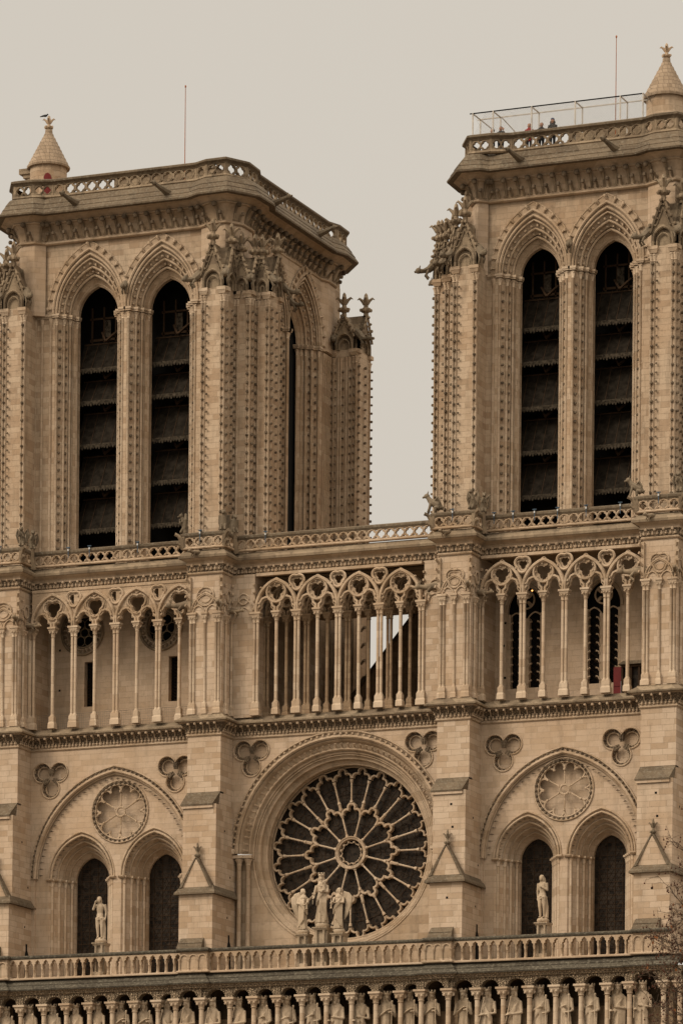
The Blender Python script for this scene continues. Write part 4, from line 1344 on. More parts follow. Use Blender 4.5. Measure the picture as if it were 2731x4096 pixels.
        obj('buttress_shaft', m, 'shaft', b, True); obj('crocket_row', cb, 'patina', b, True)
    # string course level with the capitals, broken by the openings
    m = MB()
    ed = [xL + .02] + [q for c in wins for q in (c - a0 + .05, c + a0 - .05)] + [xR - .02]
    for a, b in zip(ed[0::2], ed[1::2]):
        if b - a > .1:
            m.box(a, b, yF - .14, yF + .1, zs - .16, zs - .02); m.box(a, b, yF - .08, yF + .1, zs - .26, zs - .16)
    ed = [yF] + [q for c in side_wins for q in (c - 2.57, c + 2.57)] + [yB]
    for a, b in zip(ed[0::2], ed[1::2]):
        if b - a > .1: m.box(xR - .1, xR + .14, a, b, zs - .18, zs - .02)
    obj('string_course', m, 'carved', tw)
    for u in ([wins[0] - a0 - .28, wins[0] - a0 - .9, wins[0] - a0 - 1.4] if wins[0] - a0 - xL > 2 else [wins[0] - a0 - .28]):
        m = MB(); m.lathe(u, yF - .02, [(.09, zf), (.09, zs - .75), (.13, zs - .7), (.16, zs - .3)], 7); obj('wall_shaft', m, 'shaft', tw, True)
    m = MB(TS)
    for u in (17.0, 17.35, 17.7, 18.05):
        m.lathe(u, -.02, [(.09, zf), (.09, zs - .75), (.13, zs - .7), (.16, zs - .3)], 6)
    obj('wall_shaft', m, 'shaft', tw, True)
    # ---- gablets and finials above the buttresses
    def gablet(T, c, w_, depth, h, z0):
        m = MB(T)
        hw = w_ / 2
        ar = arch(c, hw - .20, z0 + .35, 1.25, z0, 6)
        L = [(c - hw, z0)] + ar + [(c + hw, z0), (c + hw, z0 + .9), (c, z0 + h), (c - hw, z0 + .9)]
        m.plate(L, [], 0, .25)
        m.plate(wall_hole_rect(c - hw + .1, c + hw - .1, z0, z0 + 1.3), [], .22, .3)
        m.add([(c - hw, 0, z0 + .9), (c, 0, z0 + h), (c, depth, z0 + h), (c - hw, depth, z0 + .9), (c + hw, 0, z0 + .9), (c + hw, depth, z0 + .9), (c - hw, 0, z0), (c - hw, depth, z0), (c + hw, 0, z0), (c + hw, depth, z0)],
              [(0, 1, 2, 3), (1, 4, 5, 2), (6, 0, 3, 7), (8, 9, 5, 4), (3, 2, 5), (7, 3, 5, 9)])
        r = obj('gablet', m, 'weathered', tw)
        m = MB(T)
        m.tube(at(-.04, arch(c, hw - .12, z0 + .35, 1.25, z0, 6)), .07, 5)
        m.tube(at(.05, arch(c, hw - .34, z0 + .25, 1.25, z0, 6)), .05, 5)
        for s_ in (-1, 1):
            m.tube([(c + s_ * (hw + .06), -.10, z0 + .78), (c, -.10, z0 + h + .12)], .085, 5)
            m.tube([(c + s_ * (hw * .55), -.04, z0 + 1.25), (c, -.04, z0 + h * .80)], .045, 5)
            for k in range(4):
                t = (k + .5) / 4
                leafball(m, (c + s_ * (hw + .16) * (1 - t), -.16, z0 + .9 + (h - .9) * t + .08), .115)
                leafball(m, (c + s_ * hw * .74 * (1 - t), -.08, z0 + 1.0 + (h - 1.2) * t), .07)
        finial(m, c, .0, z0 + h - .05, 1.55, .33)
        obj('crockets', m, 'weathered', r, True)
    def beast(mb, x, y, z, dx, dy, s=1.0):
        """gargoyle body leaning out from the wall"""
        L = hypot(dx, dy); dx /= L; dy /= L
        P = lambda a, h: (x + dx * a * s, y + dy * a * s, z + h * s)
        mb.tube([P(-.3, .75), P(.05, .50), P(.35, .20), P(.62, .12), P(.80, .10)], [.20 * s, .24 * s, .19 * s, .12 * s, .13 * s], 7)
        mb.ball(P(.90, .12), .17 * s, 7, 5); mb.tube([P(.92, .10), P(1.12, .04)], [.11 * s, .06 * s], 5)
        for q in (-1, 1):
            ox, oy = -dy * q * .12 * s, dx * q * .12 * s
            mb.tube([(P(.35, .15)[0] + ox, P(.35, .15)[1] + oy, z + .15 * s), (P(.5, -.12)[0] + ox, P(.5, -.12)[1] + oy, z - .12 * s), (P(.34, -.3)[0] + ox, P(.34, -.3)[1] + oy, z - .3 * s)], [.09 * s, .07 * s, .06 * s], 5)
            mb.tube([(P(.86, .2)[0] + ox * .6, P(.86, .2)[1] + oy * .6, z + .22 * s), (P(.82, .4)[0] + ox, P(.82, .4)[1] + oy, z + .38 * s)], [.05 * s, .02 * s], 4)
    bs = []
    for s_, X in ((1, xR), (-1, xL)):
        sx = lambda a: X + s_ * a
        gablet(lambda u, d, z: (u, 1.12 + d, z), sx(-.82), 1.5, 1.6, 2.85, zc)
        T = side_R(sx(.10)) if s_ > 0 else side_L(sx(.10))
        gablet(T, 1.95 * s_, 1.3, 1.2, 2.7, zc)
        T = side_R(sx(1.2)) if s_ > 0 else side_L(sx(1.2))
        gablet(T, 3.1 * s_, .9, 1.2, 2.2, zc)
        gablet(lambda u, d, z: (u, 2.55 + d, z), sx(.52), 1.0, 1.5, 2.3, zc)
        gablet(lambda u, d, z: (u, 3.35 + d, z), sx(1.6), .95, 1.6, 2.2, zc)
        T = side_R(sx(2.22)) if s_ > 0 else side_L(sx(2.22))
        gablet(T, 4.35 * s_, 1.5, 2.0, 2.5, zc)
        T = side_R(sx(2.0)) if s_ > 0 else side_L(sx(2.0))
        gablet(T, 19.5 * s_, 1.7, 1.8, 2.5, zc)
        gablet(lambda u, d, z: (u, 18.15 + d, z), sx(1.0), 1.4, 1.4, 2.3, zc)
        bs += [(sx(-1.75), 1.2, zc + .35, -s_ * .8, -1), (sx(.02), 1.3, zc + .45, s_ * .35, -1), (sx(1.1), 2.75, zc + .4, s_ * .3, -1), (sx(2.1), 3.5, zc + .4, s_ * 1, -.6), (sx(2.1), 5.2, zc + .3, s_, .3), (sx(1.95), 18.4, zc + .4, s_, -.5), (sx(.25), 18.3, zc + .4, s_ * .3, -1)]
    for q in bs:
        m = MB(); beast(m, *q, s=1.15)
        obj('gargoyle', m, 'beast', tw, True)
    m = MB(); beast(m, midF, yF - .05, zs + 1.0, .2, -1, .9); obj('gargoyle', m, 'beast', tw, True)
    m = MB(); beast(m, xR + .05, midS, zs + 1.3, 1, -.1, 1.0); obj('gargoyle', m, 'beast', tw, True)
    # ---- cornice
    rx = xR - .05; lx = xL + .05 + lsh
    ls = wins[0] - a0 - .60; lb = min(lx + 1.4, ls - .5)
    path = [(ls, 2.6), (rx - 2.3, 2.6), (rx - 1.4, 2.12), (rx - .35, 2.1), (rx + .35, 3.1), (rx + .40, 4.6), (rx, 5.6), (rx, 16.3), (rx + .34, 17.2), (rx + .28, 18.5), (rx - .6, 19.6),
            (lx + .6, 19.6), (lx - .28, 18.5), (lx - .34, 17.2), (lx, 16.3), (lx, 5.6), (lx - .40, 4.6), (lx - .35, 3.1), (lx + .35, 2.1), (lb, 2.12)]
    Z = lambda z: z + zo
    m = MB()
    m.sweep(path, [(-.6, Z(82.80)), (.05, Z(82.80)), (.13, Z(82.86)), (.13, Z(82.93)), (.04, Z(82.99)), (.0, Z(83.1)), (.05, Z(83.45)), (.16, Z(83.80)), (.30, Z(84.02)), (.42, Z(84.04)), (.46, Z(84.10)), (.42, Z(84.16)), (.52, Z(84.22)), (.80, Z(84.36)), (1.15, Z(84.42)), (-.6, Z(84.44))], True)
    co = obj('crown_cornice', m, 'carved', tw)
    for cor in (path[1:7], path[15:20] + [path[0]], path[7:11]):
        m = MB(); m.sweep(cor, [(-.5, zc - .3), (-.03, zc - .3), (-.03, Z(82.85)), (-.5, Z(82.85))])
        obj('corner_turret_wall', m, 'plain_wall', co)
    m = MB(); mb2 = MB()
    PP = path + [path[0]]
    def up(x, y, tx, ty):
        nx, ny = ty, -tx
        m.tube([(x + nx * .05, y + ny * .05, Z(83.1)), (x + nx * .14, y + ny * .14, Z(83.5)), (x + nx * .34, y + ny * .34, Z(83.86)), (x + nx * .56, y + ny * .56, Z(83.98))], [.07, .08, .10, .12], 5)
        mb2.ball((x + nx * .64, y + ny * .64, Z(83.95)), .185, 7, 5)
    run_along(PP, .80, up)
    def lw(x, y, tx, ty):
        nx, ny = ty, -tx
        for q in (-.13, .13):
            m.ball((x + tx * q + nx * .14, y + ty * q + ny * .14, Z(83.08)), .055, 4, 3)
        x += tx * .36; y += ty * .36
        m.tube([(x + nx * .05, y + ny * .05, Z(83.1)), (x + nx * .25, y + ny * .25, Z(83.36)), (x + nx * .45, y + ny * .45, Z(83.44))], [.09, .08, .08], 5)
        mb2.ball((x + nx * .5, y + ny * .5, Z(83.42)), .15, 6, 4)
    run_along(PP, .80, lw)
    obj('crocket_stems', m, 'weathered', co, True); obj('ball_crockets', mb2, 'patina', co, True)
    m = MB()
    m.sweep(path, [(.95, Z(84.40)), (1.42, Z(84.40)), (1.44, Z(84.50)), (1.22, Z(84.80)), (1.24, Z(84.82)), (1.0, Z(85.15)), (1.02, Z(85.17)), (.78, Z(85.50)), (.66, Z(85.62)), (-.8, Z(85.62))], True)
    obj('weathering', m, 'slab', co)
    m = MB(); m.box(lx - .1, rx + .1, 2.4, 20.3, Z(85.2), Z(85.35))
    obj('roof_deck', m, 'shade_stone', co)
    q = .50
    rp = [(lx + 2.7, 2.6 - q), (rx - 2.4, 2.6 - q), (rx - 1.5, 1.68), (rx - .2, 1.66), (rx + .62, 3.05), (rx + .55, 4.7), (rx + .2, 5.6), (rx + .2, 16.9), (rx + .55, 17.9), (rx + .5, 19.5), (rx - .3, 20.7),
          (lx + .3, 20.7), (lx - .5, 19.5), (lx - .55, 17.9), (lx - .2, 16.9), (lx - .2, 5.6), (lx - .55, 4.7), (lx - .62, 3.05), (lx + .2, 1.66), (lx + 1.5, 1.68)]
    m = MB(); m.box(lx + 1, rx - 1, 4, 18, Z(85.3), Z(85.36))
    ba = obj('parapet', m, 'shade_stone', tw)
    PQ = rp + [rp[0]]
    holder = ba
    for a, b in zip(PQ, PQ[1:]):
        L, T = frame_along(a, b)
        n = max(1, round((L - .16) / .74)); st = (L - .16) / n; z0, z1 = Z(85.82), Z(86.50); zc_ = (z0 + z1) / 2; h = (z1 - z0) / 2
        m2 = MB(T); holes = []
        for k in range(n):
            c = .08 + st * (k + .5); s2 = min(st / 2, h)
            holes.append(foil(c, zc_, 4, s2 * .42, s2 * .44, pi / 4 * 0, 24))
            if k < n - 1:
                e_ = .08 + st * (k + 1)
                holes.append([(e_ - st * .2, z0 + .04), (e_ + st * .2, z0 + .04), (e_, z0 + h * .55)])
                holes.append([(e_ - st * .2, z1 - .04), (e_, z1 - h * .55), (e_ + st * .2, z1 - .04)])
        m2.plate(wall_hole_rect(0, L, z0, z1), holes, -.07, .10, True)
        for k in range(n):
            c = .08 + st * (k + .5); s2 = min(st / 2, h)
            m2.tube([(u, -.075, z) for u, z in ring(c, zc_, s2 * .94, 12)], .032, 4, True)
        m2.box(-.07, .09, -.10, .1, z0, z1)
        obj('quatrefoil_panel', m2, 'weathered', ba)
    m = MB(); m.sweep(rp, [(-.16, Z(86.50)), (.10, Z(86.50)), (.14, Z(86.56)), (.28, Z(86.66)), (.28, Z(86.78)), (.05, Z(86.88)), (-.16, Z(86.88))], True)
    obj('handrail', m, 'slab', ba)
    m = MB(); m.sweep(rp, [(-.16, Z(85.62)), (.10, Z(85.62)), (.18, Z(85.70)), (.13, Z(85.82)), (-.16, Z(85.82))], True)
    obj('base_moulding', m, 'weathered', ba)
    for (x, y, dx, dy) in ((wins[0] - .35, 1.6, -.35, -1), (wins[1] + 1.0, 1.6, -.35, -1), (rx + .9, 6.2, 1, -.1), (rx + .9, 13.6, 1, -.1)):
        m = MB()
        L = hypot(dx, dy); dx /= L; dy /= L
        P = lambda a, h: (x + dx * a, y + dy * a, Z(84.95) + h)
        m.tube([P(-.3, .0), P(.3, .05), P(.9, .22), P(1.25, .33)], [.26, .22, .15, .12], 7)
        m.ball(P(1.38, .36), .16, 7, 5); m.tube([P(1.4, .33), P(1.62, .40)], [.10, .05], 5); m.tube([P(1.35, .45), P(1.30, .62)], [.05, .02], 4)
        obj('gargoyle', m, 'beast', tw, True)
    # ---- stair turret
    tx, ty, r = turret
    m = MB()
    zt = Z(85.3)
    m.lathe(tx, ty, [(r, zt), (r, zt + 1.9), (r * 1.04, zt + 2.0), (r * 1.04, zt + 2.2), (r * 1.0, zt + 2.3), (r, zt + 3.3)], 20)
    tu = obj('stair_turret', m, 'tower_wall', tw)
    m = MB(); prof = [(r * 1.16, zt + 3.28), (r * 1.18, zt + 3.40)]
    n = 9
    for k in range(n):
        z = zt + 3.40 + k * .27; rr = r * 1.14 * (1 - k / (n + .8))
        prof += [(rr, z), (rr * .93 if k == n - 1 else r * 1.14 * (1 - (k + 1) / (n + .8)) + .045, z + .27)]
    m.lathe(tx, ty, prof, 20)
    obj('conical_roof', m, 'tile', tu)
    m = MB(); finial(m, tx, ty, zt + 5.75, 1.05, .24)
    obj('finial', m, 'carved', tu, True)
    return tw, zt
side_N = [8.6, 13.8]
twN, ztN = tower('left tower, carrying a small round turret at its far left corner', -24.95, -9.25, [-19.50, -14.38], 1.42, 2.46, 0.0, (-23.75, 5.2, 1.2), side_N, .35)
twS, ztS = tower('right tower, with a wire safety cage on its roof', 6.15, 20.65, [10.84, 15.64], 1.29, 2.30, -.46, (18.75, 4.6, 1.22), side_N, .70)
# low roofs behind the parapets
for tw_, x0, x1, y0, z0, h in ((twN, -18.9, -11.6, 5.0, 85.3, 2.05), (twS, 12.4, 17.3, 4.6, 84.86, 2.05)):
    m = MB(); m.box(x0, x1, y0, 15.5, z0, z0 + h)
    rf = obj('roof_house', m, 'weathered', tw_)
    m = MB(); m.frustum((x0 - .1, x1 + .1, y0 - .1, 15.6, z0 + h), ((x0 + x1) / 2 - 1, (x0 + x1) / 2 + 1, 9, 12, z0 + h + 1.6)); obj('roof', m, 'slab', rf)
# turret door and bracket on the left tower
m = MB()
X = lambda t, r_: (-23.75 + r_ * cos(t), 5.2 + r_ * sin(t))
L = []
for t in (-1.36, -1.28, -1.14, -1.0, -.92): L.append((*X(t, 1.215), 0))
zb = ztN
hs = [2.45, 2.65, 2.72, 2.6, 2.3]
m.add([(p[0], p[1], zb) for p in L] + [(p[0], p[1], zb + h) for p, h in zip(L, hs)], [(i, i + 1, 6 + i, 5 + i) for i in range(4)])
obj('door', m, 'redpaint', twN)
m = MB(); m.box(-25.65, -24.7, 4.7, 5.3, zb + 3.0, zb + 3.35); m.box(-25.4, -24.7, 4.8, 5.2, zb + 2.75, zb + 3.0); m.box(-25.1, -24.7, 4.85, 5.15, zb + 2.4, zb + 2.75)
obj('corbel', m, 'weathered', twN)

# ============================================================ STATUES
def P2(c, s, x, y): return (c * x - s * y, s * x + c * y)
def head(mb, c, s=1.0, turn=0.0, tilt=0.0, beard=0, hair=1, crown=0, hair_long=0):
    """c = centre of the skull; faces -y, turned about z"""
    ct, st = cos(turn), sin(turn)
    def Q(x, y, z):
        y, z = y * cos(tilt) - z * sin(tilt), y * sin(tilt) + z * cos(tilt)
        a, b = P2(ct, st, x, y)
        return (c[0] + a * s, c[1] + b * s, c[2] + z * s)
    def B(x, y, z, r, sc=(1, 1, 1)): mb.ball(Q(x, y, z), r * s, 10, 7, sc)
    B(0, 0, .02, .125, (1, 1.12, 1.28)); B(0, -.035, -.075, .095, (.95, 1.0, 1.1))
    B(0, -.105, -.135, .045)
    mb.tube([Q(0, -.125, .04), Q(0, -.168, -.035), Q(0, -.13, -.05)], [.018 * s, .030 * s, .02 * s], 6)
    for q in (-1, 1):
        B(q * .048, -.108, .055, .032, (1.3, .6, .5)); B(q * .06, -.09, -.03, .04)
        B(q * .125, .01, -.01, .035, (.5, 1, 1.5))
    B(0, -.125, -.09, .028, (1.3, .6, .6))
    if beard:
        B(0, -.11, -.17, .075, (.9, .8, 1.3)); B(0, -.09, -.26, .05, (.8, .8, 1.4))
    if hair:
        B(0, .045, .05, .135, (1.1, 1.1, 1.15))
        for q in (-1, 1): B(q * .12, .03, -.08, .07, (.7, 1, 1.9))
    if hair_long:
        for q in (-1, 1): B(q * .13, .05, -.22, .075, (.7, 1, 2.4))
        B(0, .12, -.2, .11, (1.2, .8, 2.2))
    if crown:
        for k in range(14):
            a = 2 * pi * k / 14; B(.138 * cos(a), .02 + .15 * sin(a), .155, .034, (1, 1, 1.7))
        for k in range(6):
            a = 2 * pi * k / 6 + .5; B(.15 * cos(a), .02 + .16 * sin(a), .245, .040, (1, 1, 1.35))
        B(0, .02, .12, .135, (1, 1, .8))
def hand(mb, w, d, up, s=1.0, curl=.6, side=1):
    """palm at wrist w pointing along d; five fingers bending towards up"""
    d = Vector(d).normalized(); up = Vector(up); up = (up - d * up.dot(d)).normalized(); q = d.cross(up) * side
    w = Vector(w); p = w + d * .06 * s
    mb.ball(tuple(p), .055 * s, 8, 6, (1, 1, 1))
    for i, (o, L) in enumerate(((-.042, .085), (-.014, .10), (.014, .095), (.042, .075))):
        a = p + q * o * s + d * .03 * s; b = a + d * L * .55 * s; e = b + (d * (1 - curl) + up * curl) * L * .5 * s
        mb.tube([tuple(a), tuple(b), tuple(e)], [.018 * s, .017 * s, .014 * s], 5)
    a = w + d * .03 * s - q * .04 * s; b = a - q * .035 * s + d * .04 * s + up * .02 * s; e = b + d * .04 * s + up * .02 * s
    mb.tube([tuple(a), tuple(b), tuple(e)], [.02 * s, .019 * s, .015 * s], 5)
def robe(mb, H, sw, seed, waist=.56, mantle=1, sway=0.0, hem=.17):
    """long gown with deep folds; H height to shoulders"""
    r = random.Random(seed)
    n = 28; rings = []
    ph = [r.uniform(0, 6.28) for _ in range(3)]
    for z, rx, ry, amp in ((0, hem * 2.3, hem * 1.7, .20), (.12, hem * 2.1, hem * 1.6, .20), (.35, .33, .25, .17), (.52, .31, .23, .11), (.60, .285, .21, .05), (.66, .29, .21, .03), (.80, sw * .86, .23, .03), (.92, sw * .95, .22, .02), (.98, sw * .72, .17, 0), (1.02, .13, .12, 0)):
        L = []; kk = H / 2.78 * (.92 if H < 2.6 else 1)
        if z < .9: rx *= kk if z > .2 else 1; ry *= kk if z > .2 else 1
        for k in range(n):
            a = 2 * pi * k / n
            f = 1 + amp * (.6 * sin(7 * a + ph[0] + z * 1.5) + .5 * sin(11 * a + ph[1]) + .35 * sin(4 * a + ph[2]))
            L.append((sway * sin(pi * z) + rx * f * cos(a), ry * f * sin(a), z * H))
        rings.append(L)
    mb.loft(rings)
    if mantle:      # cloak drawn across the body in slanting folds
        sd = 1 if mantle > 0 else -1
        for k in range(5):
            t = k / 4
            mb.tube([(sd * (sw * .8), -.05, H * (.93 - .05 * t)), (sd * sw * .3, -.25, H * (.80 - .1 * t)), (-sd * .16, -.28, H * (.66 - .10 * t)), (-sd * (.30), -.10, H * (.54 - .12 * t))], [.05, .055, .055, .05], 6)
        for k in range(6):
            x = sd * (sw * .95 - .07 * k)
            mb.tube([(x, -.06 - .03 * k, H * .86), (x * 1.02, -.12 - .03 * k, H * .5), (x * .95, -.14 - .03 * k, H * (.05 + .04 * k))], [.05, .05, .055], 6)
def arm(mb, sh, el, wr, r=.085, s=1.0):
    mb.tube([sh, el], [r * 1.25, r], 8); mb.ball(el, r * 1.02, 8, 6); mb.tube([el, wr], [r * 1.0, r * .62], 8)
def king_mesh(v):
    r = random.Random(100 + v)
    m = MB(); H = 2.78; sw = .43
    robe(m, H, sw, v, mantle=(1, -1, 0, 1, -1, 1, 0, -1, 1)[v % 9], sway=r.uniform(-.05, .05))
    m.tube([(0, 0, H * .97), (0, -.01, H + .12)], [.12, .10], 8)
    head(m, (0, -.02, H + .27), 1.42, turn=(.1, -.35, .5, -.1, .35, -.55, 0, .25, -.2)[v % 9], tilt=(.1, .2, .15, .0, .25, .1, .05, .2, .1)[v % 9], beard=v % 3 != 1, crown=1)
    k = v % 4; sd = 1 if v % 2 else -1
    sh = lambda q: (q * sw * .93, 0, H * .92)
    # free arm bent across the chest or the waist
    wr = ((.02, -.34, H * .74), (.06, -.33, H * .62), (.12, -.36, H * .80), (-.05, -.33, H * .68))[k]
    wr = (-sd * wr[0], wr[1], wr[2])
    arm(m, sh(sd), (sd * .50, -.12, H * .66), wr); hand(m, wr, (-sd, -.1, .15), (0, -.3, -1), 1.6, .6)
    # arm with the sceptre
    wr2 = (-sd * .36, -.30, H * (.60 if k != 2 else .74))
    arm(m, sh(-sd), (-sd * .52, -.05, H * .66), wr2)
    hand(m, wr2, (sd * .4, -.7, .1), (0, .2, -1), 1.5, .8)
    b = (-sd * .40, -.42, H * (.40 if k % 2 else .10)); t = (-sd * (.42 if k != 1 else .10), -.38, H * (.98 if k != 3 else .88))
    m.tube([b, t], .038, 6); m.ball(t, .075, 8, 6, (1, 1, 1.4)); m.ball((t[0], t[1], t[2] - .12), .055, 6, 5)
    for q in (-1, 1):
        m.ball((q * .14, -.32, .06), .10, 7, 5, (.8, 1.5, .7))
    m.box(-.42, .42, -.42, .3, -.12, .02)
    return fuse(m, .030)
KM = [king_mesh(v) for v in range(9)]
ORD = ['first', 'second', 'third', 'fourth', 'fifth', 'sixth', 'seventh', 'eighth', 'ninth', 'tenth', 'eleventh', 'twelfth', 'thirteenth', 'fourteenth']
for i, x in enumerate(KINGS):
    n = len(KINGS)
    o = obj_me('king_statue', KM[(i * 4 + i // 9) % 9], 'statue', None, (x, -1.28 - (.25 if onb(x) else 0), KZ + .06 + (.04 if i % 3 else 0)), rz=rnd.uniform(-.12, .3), sc=(1.08, 1, .985 + rnd.uniform(-.01, .012)))
    lab = 'crowned stone king in the bottom arcade, %s from the left' % ORD[i] if i < 14 else ('crowned stone king in the bottom arcade, %s from the right' % ORD[n - 1 - i])
    if i == n - 1: lab = 'rightmost crowned stone king in the bottom arcade, beside the tree branches'
    tag(o, lab, 'statue', 'row of stone kings in the bottom arcade')
def pedestal(mb, x, y, z0, z1, w=.34):
    h = z1 - z0
    mb.box(x - w, x + w, y - w + .2, y + w + .2, z0, z1 - .3)
    mb.box(x - w - .04, x + w + .04, y - w, y + w + .24, z0, z0 + .12 * h)
    for s_ in (-1, 1): mb.lathe(x + s_ * w * .62, y - w * .75, [(.09, z0 + .1 * h), (.065, z0 + .18 * h), (.065, z1 - .62), (.10, z1 - .48)], 7)
    mb.frustum((x - w - .02, x + w + .02, y - w, y + w + .22, z1 - .48), (x - w - .1, x + w + .1, y - w - .08, y + w + .26, z1 - .30))
    mb.ball((x, y + .05, z1 - .17), w * 1.15, 9, 6, (1, 1, .62))
    for k in range(9): mb.ball((x - w - .05 + k * (2 * w + .1) / 8, y - w - .08, z1 - .36), .045, 5, 4)
def nude(mb, H, female=False, pose=0):
    h = H / 7.4
    hip, shd = H * .50, H * .815
    sw = H * (.108 if female else .122)
    for q in (-1, 1):
        mb.tube([(q * .09 * H * .62, 0, hip), (q * .056 * H, -.02 * H, H * .27), (q * .05 * H, .0, H * .14), (q * .048 * H, .0, H * .03)], [.066 * H * (1.08 if female else 1), .043 * H, .036 * H, .022 * H], 9)
        mb.ball((q * .05 * H, -.035 * H, .018 * H), .03 * H, 7, 5, (.9, 1.9, .7))
    rings = []
    for z, rx, ry in ((.44, .075, .06), (.50, .098 if female else .09, .070), (.56, .088, .064), (.62, .072, .055), (.70, .092, .064), (.77, .105, .066), (.82, .098, .055), (.85, .045, .04), (.88, .033, .033)):
        rings.append([(rx * H * cos(2 * pi * k / 14), ry * H * sin(2 * pi * k / 14), z * H) for k in range(14)])
    mb.loft(rings)
    head(mb, (-.01 * H, -.03 * H, H * .925), H * .42, turn=.35 if not female else -.25, tilt=.45, hair=1, hair_long=1 if female else 0)
    if female:
        arm(mb, (-sw, 0, shd), (-sw * 1.18, .0, H * .62), (-sw * 1.05, -.02 * H, H * .47), .028 * H); hand(mb, (-sw * 1.05, -.02 * H, H * .47), (0, -.1, -1), (1, 0, 0), H * .42)
        arm(mb, (sw, 0, shd), (sw * 1.25, -.02 * H, H * .645), (.02 * H, -.085 * H, H * .72), .028 * H); hand(mb, (.02 * H, -.085 * H, H * .72), (-1, -.1, .5), (0, -1, 0), H * .42)
    else:
        arm(mb, (-sw, 0, shd), (-sw * 1.25, -.06 * H, H * .70), (-sw * .78, -.09 * H, H * .85), .03 * H); hand(mb, (-sw * .78, -.09 * H, H * .85), (.3, .1, 1), (1, 0, 0), H * .42)
        arm(mb, (sw, 0, shd), (sw * 1.28, .0, H * .63), (sw * 1.2, -.03 * H, H * .47), .03 * H); hand(mb, (sw * 1.2, -.03 * H, H * .47), (-.2, -.2, -1), (-1, 0, 0), H * .42)
    for k in range(9):
        mb.ball((.045 * H * cos(k * 2.1) + .01, -.075 * H, H * .475 + .03 * H * sin(k * 2.1)), .018 * H, 5, 4)
    mb.tube([(.09 * H, .05 * H, 0), (.10 * H, .05 * H, H * .25), (.085 * H, .03 * H, H * .45)], [.05 * H, .04 * H, .03 * H], 7)
def stone_thing(name, builder, vox, loc, rz, label, ped=None, mat='statue', cat='statue', group=None, kids=()):
    m = MB(); builder(m)
    o = obj_me(name, fuse(m, vox), mat, None, loc, rz)
    tag(o, label, cat, group)
    if ped:
        pm = MB(); pedestal(pm, *ped)
        po = obj('pedestal', pm, 'statue', None, True); po.parent = o
        po.matrix_parent_inverse = (Matrix.Translation(loc) @ Matrix.Rotation(rz, 4, 'Z')).inverted()
    return o
stone_thing('nude_statue', lambda m: nude(m, 2.62), .024, (-16.42, -1.15, 37.42), .1, 'nude male statue holding a hand to his bowed head, before the leftmost dark window', (-16.42, -1.05, 35.0, 37.45))
stone_thing('nude_statue', lambda m: nude(m, 2.58, True), .024, (13.30, -1.15, 37.48), -.1, 'nude female statue with one arm folded over her chest, right of the rose window', (13.30, -1.05, 35.0, 37.5))
def virgin(m):
    robe(m, 2.52, .33, 55, mantle=1, hem=.165)
    m.tube([(0, 0, 2.45), (0, -.01, 2.62)], [.1, .085], 8)
    head(m, (-.03, -.02, 2.77), 1.22, turn=.2, tilt=.15, hair_long=1, crown=1)
    arm(m, (.34, 0, 2.3), (.42, -.18, 1.9), (.10, -.36, 1.92)); hand(m, (.1, -.36, 1.92), (-1, 0, .1), (0, 0, -1), 1.3)
    arm(m, (-.34, 0, 2.3), (-.44, -.08, 1.85), (-.40, -.30, 1.58)); hand(m, (-.40, -.3, 1.58), (-.2, -.6, -.6), (0, 0, 1), 1.3)
    m.tube([(-.46, -.35, 1.75), (-.46, -.38, 1.1)], .03, 6); m.ball((-.46, -.35, 1.78), .07, 7, 5)
    # child on the left arm
    m.tube([(.22, -.28, 1.95), (.20, -.27, 2.32)], [.13, .09], 8); head(m, (.19, -.28, 2.46), .78, turn=-.4, hair=1)
    m.tube([(.18, -.32, 2.02), (.06, -.40, 1.82)], [.07, .05], 6)
    arm(m, (.12, -.3, 2.28), (.02, -.38, 2.18), (-.04, -.42, 2.28), .04)
def angel(sd):
    def f(m):
        robe(m, 2.12, .26, 70 + sd, mantle=-sd, hem=.13)
        m.tube([(0, 0, 2.05), (0, -.01, 2.2)], [.09, .075], 8)
        head(m, (0, -.02, 2.33), 1.08, turn=sd * 1.0, tilt=.05, hair=1)
        for q in (-1, 1):
            arm(m, (q * .28, 0, 1.93), (q * .34, -.12, 1.6), (sd * .26 + q * .04, -.36, 1.52 + q * .05), .07); hand(m, (sd * .26 + q * .04, -.36, 1.52 + q * .05), (sd * .6, -.5, .2), (0, 0, 1), 1.1)
        m.tube([(sd * .36, -.42, 1.2), (sd * .36, -.42, 1.85)], [.06, .03], 6); m.ball((sd * .36, -.42, 1.22), .09, 7, 5, (1, 1, .5)); m.ball((sd * .36, -.42, 1.88), .08, 7, 5, (1, 1, .5)); m.ball((sd * .36, -.42, 1.5), .055, 7, 5)
        # folded wing rising behind the shoulder
        w = -sd
        for k in range(7):
            t = k / 6
            m.tube([(w * (.16 + .02 * k), .12, 1.95 - .1 * t), (w * (.30 + .055 * k), .16, 2.28 - .12 * t), (w * (.44 + .055 * k), .16, 2.05 - .1 * t), (w * (.44 + .045 * k), .14, 1.4), (w * (.34 + .03 * k), .12, .55 + .3 * t)], [.07, .10, .10, .08, .035], 6)
    return f
stone_thing('virgin_statue', virgin, .025, (-1.22, -1.15, 37.78), .1, 'tall crowned mother and child statue standing between two angels before the rose window', (-1.22, -1.05, 35.0, 37.8, .40))
stone_thing('angel_statue', angel(1), .024, (-2.46, -1.15, 37.42), .1, 'winged stone angel with a candlestick, left of the crowned mother statue', (-2.46, -1.05, 35.0, 37.45), group='angels beside the crowned mother')
stone_thing('angel_statue', angel(-1), .024, (-.08, -1.15, 37.38), .1, 'winged stone angel with a candlestick, right of the crowned mother statue', (-.08, -1.05, 35.0, 37.4), group='angels beside the crowned mother')

